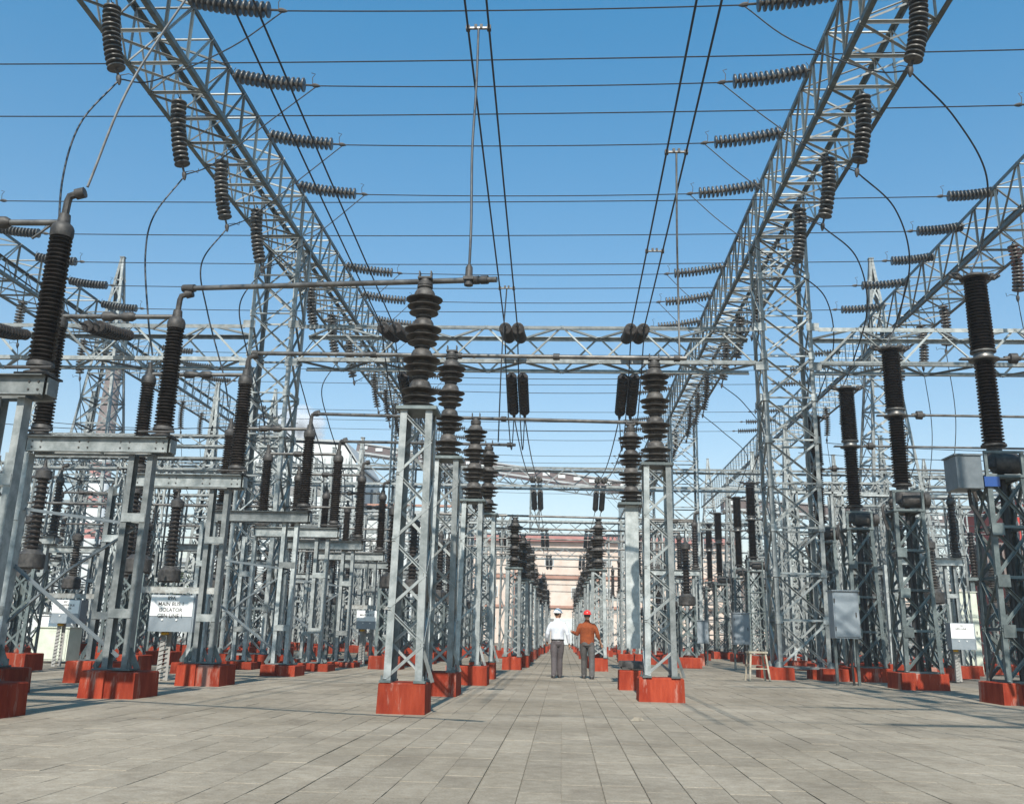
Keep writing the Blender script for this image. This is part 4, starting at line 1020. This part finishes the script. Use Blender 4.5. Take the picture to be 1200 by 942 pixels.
for (x, y) in ((-13.2,23.5),(-10.9,24.5),(-5.3,30),(-5.2,33.5),(-10.8,36.8),(-14,31.2),(-14.5,47),(-16.5,51),(-10,60),(-14,62),(11.4,37),(11.3,43.5),(-11.9,29.0),(-11.9,33.2),(-15.8,36),(-11.9,41.5),(-15.8,45),(-11.9,50),(-17.3,54),(-5.2,37),(-5.2,41),(-5.2,45),(-5.2,52),(-5.2,60),(5.0,40),(5.0,46),(5.0,52),(5.0,60),(5.0,68)):
    n0 += 1; wh = 'in the left bays' if x < -9 else ('near the left aisle row' if x < 0 else ('near the right aisle row' if x < 8 else 'behind the breakers'))
    dup(v0, (x, y, 0), '%s brown transformer counted away from the camera, %s' % (ORD[n0], wh))
for (x, y) in ((-17,30),(-18.5,36),(-24,34),(-24,39),(-25,46),(12.2,33),(12.4,40),(17.8,36),(18,42),(20.5,46),(18,50),(23,52),(11.9,47),(12,55)):
    n1 += 1; dup(v1, (x, y, 0), '%s short insulator transformer %s' % (ORD[n1], 'at the far left' if x < 0 else 'at the far right behind the breakers'))
# lattice portal frames in the outer bays
def portal(label, x0, x1, y, z, group='low lattice portals in the outer bays'):
    t = thing('lattice_portal', label, 'lattice portal', (x0,y,0), 0, group); w = x1-x0
    for x in (0, w/2, w):
        st = []
        for i in range(6):
            zz = .35+(z-.4)*i/5; st.append([(x-.25,-.25,zz),(x+.25,-.25,zz),(x+.25,.25,zz),(x-.25,.25,zz)])
        lattice(t, st, .08, .045, 'XZXZ', STEEL, False, horiz=(0,0,0,0)); foot(t, x, 0, .8, .8, .35)
    st = [[(w*i/12,-.25,z-.5),(w*i/12,-.25,z),(w*i/12,.25,z),(w*i/12,.25,z-.5)] for i in range(13)]
    lattice(t, st, .08, .045, 'WZWZ', STEEL, False, leg='chord', horiz=(0,0,0,0))
    return t
for i, (a, b, y, z) in enumerate(((-21,-11.2,37.5,8.6),(-20.5,-11,44,8.2),(-33,-23.5,41,8),(-20.8,-11.2,61.5,8.6),(-21,-11,73,8.4),(9.6,13.4,41,7.6),(16,25,44,8.4),(16,26,52,8.2),(8.6,13.4,63,8.4),(-8.4,-3.2,59,7.8),(2.6,6.1,60,7.2),(-21,-11.8,34.8,7.2),(10.9,20,39,6.8),(-19,-11.3,53.5,7.4),(-7.2,-2.9,49,7.0),(3.0,6.1,47,6.6),(-7.2,-2.9,70,7.0),(-21,-12,40.5,6.6),(-21,-12,48,6.6),(-20,-11.5,58.5,6.6),(-20,-11.5,66,6.6),(-32,-23,50,6.6),(10.8,20,48,6.2),(11,21,57,6.2),(11,21,66,6.2),(22,32,58,6.2))):
    portal('%s low lattice portal %s' % (ORD[i], 'in the left bays' if a < 0 else 'in the right bays'), a, b, y, z)
for i, (x, y, zt) in enumerate(((-13.5,39.5,12),(-17.5,46,13),(-12.3,57,12.5),(-15.5,63,13),(-18.5,70,13.5),(-27,52,14),(11.6,50,12),(11.8,60,12.5),(18.8,57,13),(18.5,66,13.5),(11.9,70,12.5),(-5.4,66,9),(4.6,72,9))):
    mast('slender lattice mast %s' % ['in the outer left bay just behind the portals','left bay, second slender one','left bay beside the second gantry','left bay, fourth slender one back','left bay, deepest slender one','standing outside the outer left beam','in the right bay by the far breakers','right bay beside the second gantry','beyond the outer right beam','beyond the outer right beam, deeper one','in the right bay, deepest one','left of the aisle beyond the second gantry','right of the aisle beyond the second gantry'][i], x, y, zt, .62)
for i, (y, z, a, b) in enumerate(((33,8.1,-21,-11),(36.5,7.6,-21,-10.6),(36.5,8.9,-21,-10.6),(40,7.9,-21,-10.6),(45,8.4,-21,-10.6),(50,7.7,-21,-10.6),(34,7.9,9.3,24),(38,8.3,9.3,24),(43,7.8,8,24),(48,8.5,8,24),(33.5,6.4,-25,-12),(39,6.1,-25,-12),(46,6.3,-25,-12),(36,5.9,10,24),(42,6.2,10,24))):
    span('%s thin low wire strung across the %s bay' % (ORD[i], 'left' if a < 0 else 'right'), (a,y,z), (b,y+.3,z+.1), .25, .014, 'thin low wires in the side bays')
# far gantries beyond the yard edge
for i, (x, y) in enumerate(((-36,62),(-40,88),(30,60),(32,86),(-50,75),(44,78))):
    mast('%s distant peaked mast standing outside the outer beams on the %s' % (ORD[i], 'left' if x < 0 else 'right'), x, y, 17)

# ------------------------------------------------------------------ transformer, right
t = thing('power_transformer', 'grey brown power transformer on a raised frame at the right, ribbed bushings beside it', 'transformer', (19.3,46,0))
TM = mat('transformer_brown', (.16,.13,.12), (.22,.18,.165), .6, 0, 4)
gp('tank', G().box((1.0,0,4.85), (2.2,1.8,1.55)), TM, t)
for i in range(9): gp('radiator_fin', G().box((.05+i*.22,-1.05,4.85), (.05,.28,1.35)), TM, t)
q = G(); q.box((1.0,0,3.97), (4.2,2.2,.14))
for x in (-.9,1,2.9):
    for y in (-.9,.9): q.box((x,y,1.95), (.18,.18,3.9))
gp('frame', q, STEELD, t)
for x in (-.45,.0+2.6): 
    o = ob('bushing', RIBF, t, (x,-.2,4.06)); o.scale = (1.1,1.1,1.2)
for x in (-.9,1,2.9):
    foot(t, x, 0, 1.0, 2.3, .35)
# ------------------------------------------------------------------ background buildings
CREAM = mat('cream_render', (.54,.42,.34), (.64,.53,.45), .9, 0, .6); BRICKR = mat('red_roof_band', (.36,.15,.13), (.42,.20,.17), .85, 0, 1)
BROWN = mat('brown_band', (.33,.17,.12), (.4,.22,.16), .8, 0, 1); GLASS = mat('dusty_glass', (.16,.15,.14), (.26,.25,.23), .35, 0, 2)
PALE = mat('pale_cladding', (.50,.52,.51), (.60,.61,.59), .7, 0, .8); SLATE = mat('grey_roof', (.3,.31,.31), (.38,.39,.38), .7, 0, 1)
t = thing('power_station', 'long cream building with red roof line closing the end of the aisle', 'building', (2,142,0))
gp('wall', G().box((-2,6,7.2), (50,12,14.4)), CREAM, t)
gp('roof', G().box((-2,5.8,15.0), (51,13,1.1)), BRICKR, t)
gp('band', G().box((-2,-.12,9.4), (50.1,.3,.5)), BROWN, t); gp('band', G().box((-2,-.12,13.4), (50.1,.22,.3)), BROWN, t); gp('band', G().box((-2,-.12,5.2), (50.1,.22,.35)), BROWN, t)
WM = {}
for r_, z in enumerate((2.9, 7.2, 11.5)):
    for i in range(12):
        if (i*7+r_*5) % 4 == 0: continue
        x = -25+i*4.2; wd, hh = (1.5+.3*((i*3+r_) % 3), 1.3) if r_ != 2 else (1.2, .8)
        f = gp('window', G().box((x,-.05,z), (wd+.2,.2,hh+.2)), PALE, t); f2 = gp('pane', G().box((x,-.10,z), (wd,.16,hh)), GLASS, f)
        gp('mullion', G().box((x,-.17,z), (.1,.06,hh)), PALE, f)
gp('door', G().box((-1.6,-.12,1.8), (3.2,.2,3.6)), PALE, t)
q = G()
for x in (-20,-9,3,12): q.box((x,-.3,7), (.35,.35,14))
gp('downpipe', q, BROWN, t)
t = thing('boiler_house', 'tall pale gabled industrial building behind the near left tower', 'building', (-31,112,0))
q = G(); q.add([(-10,0,0),(6.5,0,0),(6.5,0,20),(4.6,0,22.6),(-10,0,23.2),(-10,14,0),(6.5,14,0),(6.5,14,20),(4.6,14,22.6),(-10,14,23.2)], [(0,1,2,3,4),(9,8,7,6,5),(0,5,6,1),(1,6,7,2),(0,4,9,5)])
gp('wall', q, PALE, t)
q = G(); q.add([(6.8,-.3,19.9),(4.7,-.3,22.9),(-10.2,-.3,23.5),(-10.2,14.3,23.5),(4.7,14.3,22.9),(6.8,14.3,19.9),(6.8,-.3,20.15),(4.7,-.3,23.15),(-10.2,-.3,23.75),(-10.2,14.3,23.75),(4.7,14.3,23.15),(6.8,14.3,20.15)],
  [(0,1,4,5),(1,2,3,4),(11,10,7,6),(10,9,8,7),(0,6,7,1),(1,7,8,2),(3,9,10,4),(4,10,11,5),(2,8,9,3),(5,11,6,0)]); gp('roof', q, SLATE, t)
for i in range(6): gp('cladding_joint', G().box((-8+i*2.6,-.04,11), (.12,.08,20)), SLATE, t)
for z in (7, 12, 17): gp('window_strip', G().box((-2,-.06,z), (14,.1,1.0)), GLASS, t)
t = thing('boiler_annex', 'grey flat roofed annex with dark stack right of the pale gabled building', 'building', (-20,118,0))
gp('wall', G().box((0,4,7.5), (16,8,15)), PALE, t); gp('roof', G().box((0,4,15.3), (17,9,.6)), SLATE, t)
gp('walkway', G().box((0,-.6,16.2), (16,.8,.25)), BROWN, t)
gp('stack', G().lathe((-1,3,15.5), (0,0,1), [(0,1.1),(3.2,1.0),(3.3,.7),(4.4,.85),(5.0,.6),(5.1,.1)], 14), BOXD, t, True)
gp('housing', G().box((-4.4,3,17), (1.6,1.6,3)), BOXD, t); gp('housing', G().box((3.5,3,16.6), (1.6,1.6,2.2)), BOXD, t)
# coal conveyor
def conveyor(label, a, b, h, legs, cat='conveyor'):
    a = Vector(a); b = Vector(b); t = thing('conveyor_gallery', label, cat, a, 0); d = b-a
    gp('gallery', G().bar((0,0,0), tuple(d), 2.6, h), mat('conveyor_brown', (.10,.075,.07), (.15,.115,.105), .85, 0, .5), t)
    gp('roof', G().bar((0,0,h/2+.15), tuple(d+Vector((0,0,h/2+.15))), 3.0, .22), SLATE, t)
    gp('floor_beam', G().bar((0,0,-h/2-.2), tuple(d+Vector((0,0,-h/2-.2))), 2.8, .3), SLATE, t)
    n = int(d.length/2.4)
    for i in range(n):
        p = d*((i+.5)/n); gp('window', G().box((p.x, p.y-1.36, p.z+.1), (1.1,.1,.7 if h > 1.6 else .5)), PALE, t)
    st = []
    m_ = int(d.length/2)
    q = G()
    for i in range(m_):
        p0 = d*(i/m_); p1 = d*((i+1)/m_); dz = Vector((0,-1.2,-h/2-.3)); dz2 = Vector((0,-1.2,-h/2-1.6))
        q.bar(p0+dz, (p0+p1)/2+dz2, .14); q.bar((p0+p1)/2+dz2, p1+dz, .14); q.bar((p0+p1)/2+dz2-(p1-p0)/2, (p0+p1)/2+dz2+(p1-p0)/2, .16)
    gp('truss', q, STEELD, t, stuff=True)
    for f in legs:
        p = d*f; st = []
        for i in range(8):
            zz = -a.z+.1+(a.z+p.z-h/2-1.6)*i/7; st.append([(p.x-.8,p.y-.8,zz),(p.x+.8,p.y-.8,zz),(p.x+.8,p.y+.8,zz),(p.x-.8,p.y+.8,zz)])
        lattice(t, st, .2, .12, 'XXXX', STEELD, False, leg='trestle_leg')
    return t
conveyor('long brown conveyor gallery sloping down over the end of the aisle', (-33,150,29.4), (13,150,23.3), 1.1, (.18,.62))
conveyor('pinkish conveyor gallery with small windows crossing behind the right breakers', (20,122,17.6), (62,122,15.2), 1.0, (.3,.75))
# chimney
t = thing('chimney', 'brown chimney shaft with red and white banded foot at far left', 'chimney', (-76,152,0))
gp('shaft', G().lathe((0,0,29), (0,0,1), [(0,1.6),(.2,1.6),(13,1.2),(13.3,1.35),(13.8,1.35)], 24), mat('chimney_brown', (.17,.13,.12), (.24,.19,.17), .85, 0, .7), t, True)
for i in range(6):
    gp('band', G().lathe((0,0,14.4+i*2.5), (0,0,1), [(0,2.2-i*.1),(2.49,2.2-(i+1)*.1)], 24), WHITE if i % 2 else BRICKR, t, True)
gp('base_shaft', G().lathe((0,0,0), (0,0,1), [(0,2.8),(14.39,2.22)], 24), PALE, t, True)
# red building right edge
CLAD = mat('red_cladding', (.42,.035,.025), (.5,.06,.04), .6, 0, 1)
t = thing('red_building', 'bright red clad building cut by the right edge behind the nearest breaker', 'building', (35.6,60,0))
gp('wall', G().box((0,4,4.8), (16,8,9.6)), CLAD, t); gp('roof', G().box((0,4,9.75), (16.4,8.4,.25)), BRICKR, t)
for i in range(20): gp('cladding_rib', G().box((-7.8+i*.8,-.05,4.8), (.12,.1,9.4)), CLAD, t)
for i in range(5): gp('louvre', G().box((-6.4,-.14,7.0+i*.4), (2.2,.1,.14)), BROWN, t)
# distant low sheds that fill the horizon
for i, (x, y, wx, h, m_, nm) in enumerate(((-52,120,30,9,PALE,'pale'),(-80,95,24,7,CREAM,'cream'),(40,135,30,9,CREAM,'cream'),(78,110,34,8,PALE,'pale'),(24,150,20,11,CREAM,'tall cream'))):
    t = thing('industrial_shed', 'distant %s industrial shed on the horizon at the %s, %s' % (nm, 'left' if x < 0 else 'right', ['beside the gabled building','nearest the left edge','past the cream building','nearest the right edge','touching the cream building'][i]), 'building', (x,y,0))
    gp('wall', G().box((0,5,h/2), (wx,10,h)), m_, t); gp('roof', G().box((0,5,h+.25), (wx+1,11,.5)), BRICKR if i % 2 else SLATE, t)
    for j in range(int(wx/4)): gp('window', G().box((-wx/2+2+j*4,-.06,h*.6), (1.8,.14,1.4)), GLASS, t)
# steam plume
LEAFM = mat('foliage', (.035,.055,.022), (.075,.10,.04), .8, 0, 3); BARK = mat('bark', (.10,.08,.06), (.16,.13,.10), .9, 0, 8, .5)
def tree(label, loc, h, r, n=1500, seed=1):
    rn = random.Random(seed); t = thing('tree', label, 'tree', loc)
    q = G(); q.tube([(0,0,-.05),(.05,.02,h*.3),(-.04,.03,h*.55),(0,0,h*.85)], [r*.10,r*.075,r*.05,r*.02], 8)
    tips = []
    for i in range(9):
        a = rn.uniform(0,6.28); z = h*rn.uniform(.3,.7); e = Vector((math.cos(a)*r*rn.uniform(.5,.85), math.sin(a)*r*rn.uniform(.5,.85), z+h*rn.uniform(.1,.25))); tips.append(e)
        q.tube([(0,0,z*.9), tuple(Vector((e.x*.5,e.y*.5,(z+e.z)/2))), tuple(e)], [r*.035,r*.025,r*.01], 6)
    gp('trunk', q, BARK, t, True)
    tips.append(Vector((0,0,h*.9))); q = G()
    for i in range(n):
        c = rn.choice(tips); d = Vector((rn.gauss(0,1),rn.gauss(0,1),rn.gauss(0,.8))); d = d.normalized()*r*.42*rn.random()**.4; p = c+d
        s = r*rn.uniform(.035,.07); u = Vector((rn.gauss(0,1),rn.gauss(0,1),rn.gauss(0,1))).normalized(); v = u.orthogonal().normalized()
        q.add([p-u*s, p+v*s*.6, p+u*s, p-v*s*.6], [(0,1,2,3)])
    o = gp('crown', q, LEAFM, t, stuff=True); return t
for i, (x, y, h, r) in enumerate(((13.6,60.5,4.6,1.7),(16.5,74,6,2.4),(-30,78,6,2.6),(28,95,8,3.2),(-58,100,9,4),(52,96,9,4),(-12,128,5.5,2.4),(13,126,6,2.6))):
    tree(['small dark tree behind the near right gantry tower','dark tree further back in the right bay','dark tree deep in the left bays','tree right of the aisle near the conveyor','tree by the pale shed at far left','tree by the sheds at far right','low tree left of the cream building entrance','low tree right of the cream building entrance'][i], (x,y,-.03), h, r, 1600, i+3)
# steam
vm = bpy.data.materials.new('steam'); vm.use_nodes = True; nt = vm.node_tree; nt.nodes.clear()
out = nt.nodes.new('ShaderNodeOutputMaterial'); pv = nt.nodes.new('ShaderNodeVolumePrincipled'); pv.inputs['Color'].default_value = (.95,.95,.96,1); pv.inputs['Anisotropy'].default_value = .2
tc = nt.nodes.new('ShaderNodeTexCoord'); no = nt.nodes.new('ShaderNodeTexNoise'); no.inputs['Scale'].default_value = 2.6; no.inputs['Detail'].default_value = 4
nt.links.new(tc.outputs['Object'], no.inputs['Vector'])
ln = nt.nodes.new('ShaderNodeVectorMath'); ln.operation = 'LENGTH'; nt.links.new(tc.outputs['Object'], ln.inputs[0])
mr = nt.nodes.new('ShaderNodeMapRange'); mr.inputs[1].default_value = 1.0; mr.inputs[2].default_value = .3; mr.inputs[3].default_value = 0; mr.inputs[4].default_value = 1; nt.links.new(ln.outputs['Value'], mr.inputs[0])
m2 = nt.nodes.new('ShaderNodeMath'); m2.operation = 'MULTIPLY'; nt.links.new(mr.outputs[0], m2.inputs[0])
m1 = nt.nodes.new('ShaderNodeMapRange'); m1.inputs[1].default_value = .42; m1.inputs[2].default_value = .6; nt.links.new(no.outputs[0], m1.inputs[0]); nt.links.new(m1.outputs[0], m2.inputs[1])
m3 = nt.nodes.new('ShaderNodeMath'); m3.operation = 'MULTIPLY'; m3.inputs[1].default_value = 4; nt.links.new(m2.outputs[0], m3.inputs[0]); nt.links.new(m3.outputs[0], pv.inputs['Density'])
nt.links.new(pv.outputs[0], out.inputs['Volume'])
q = G(); ball(q, (0,0,0), (1,1,1), 20); o = gp('steam_plume', q, vm); o.location = (-36,124,27.2); o.scale = (4.4,3.5,3.4); o['kind'] = 'stuff'

# ------------------------------------------------------------------ air
vh = bpy.data.materials.new('haze_air'); vh.use_nodes = True; nt = vh.node_tree; nt.nodes.clear()
out = nt.nodes.new('ShaderNodeOutputMaterial'); pv = nt.nodes.new('ShaderNodeVolumePrincipled')
pv.inputs['Color'].default_value = (.93,.95,.98,1); pv.inputs['Density'].default_value = .0007; pv.inputs['Anisotropy'].default_value = .3
nt.links.new(pv.outputs[0], out.inputs['Volume'])
o = gp('haze', G().box((0,600,24.4), (3020,1820,52)), vh); o['kind'] = 'stuff'
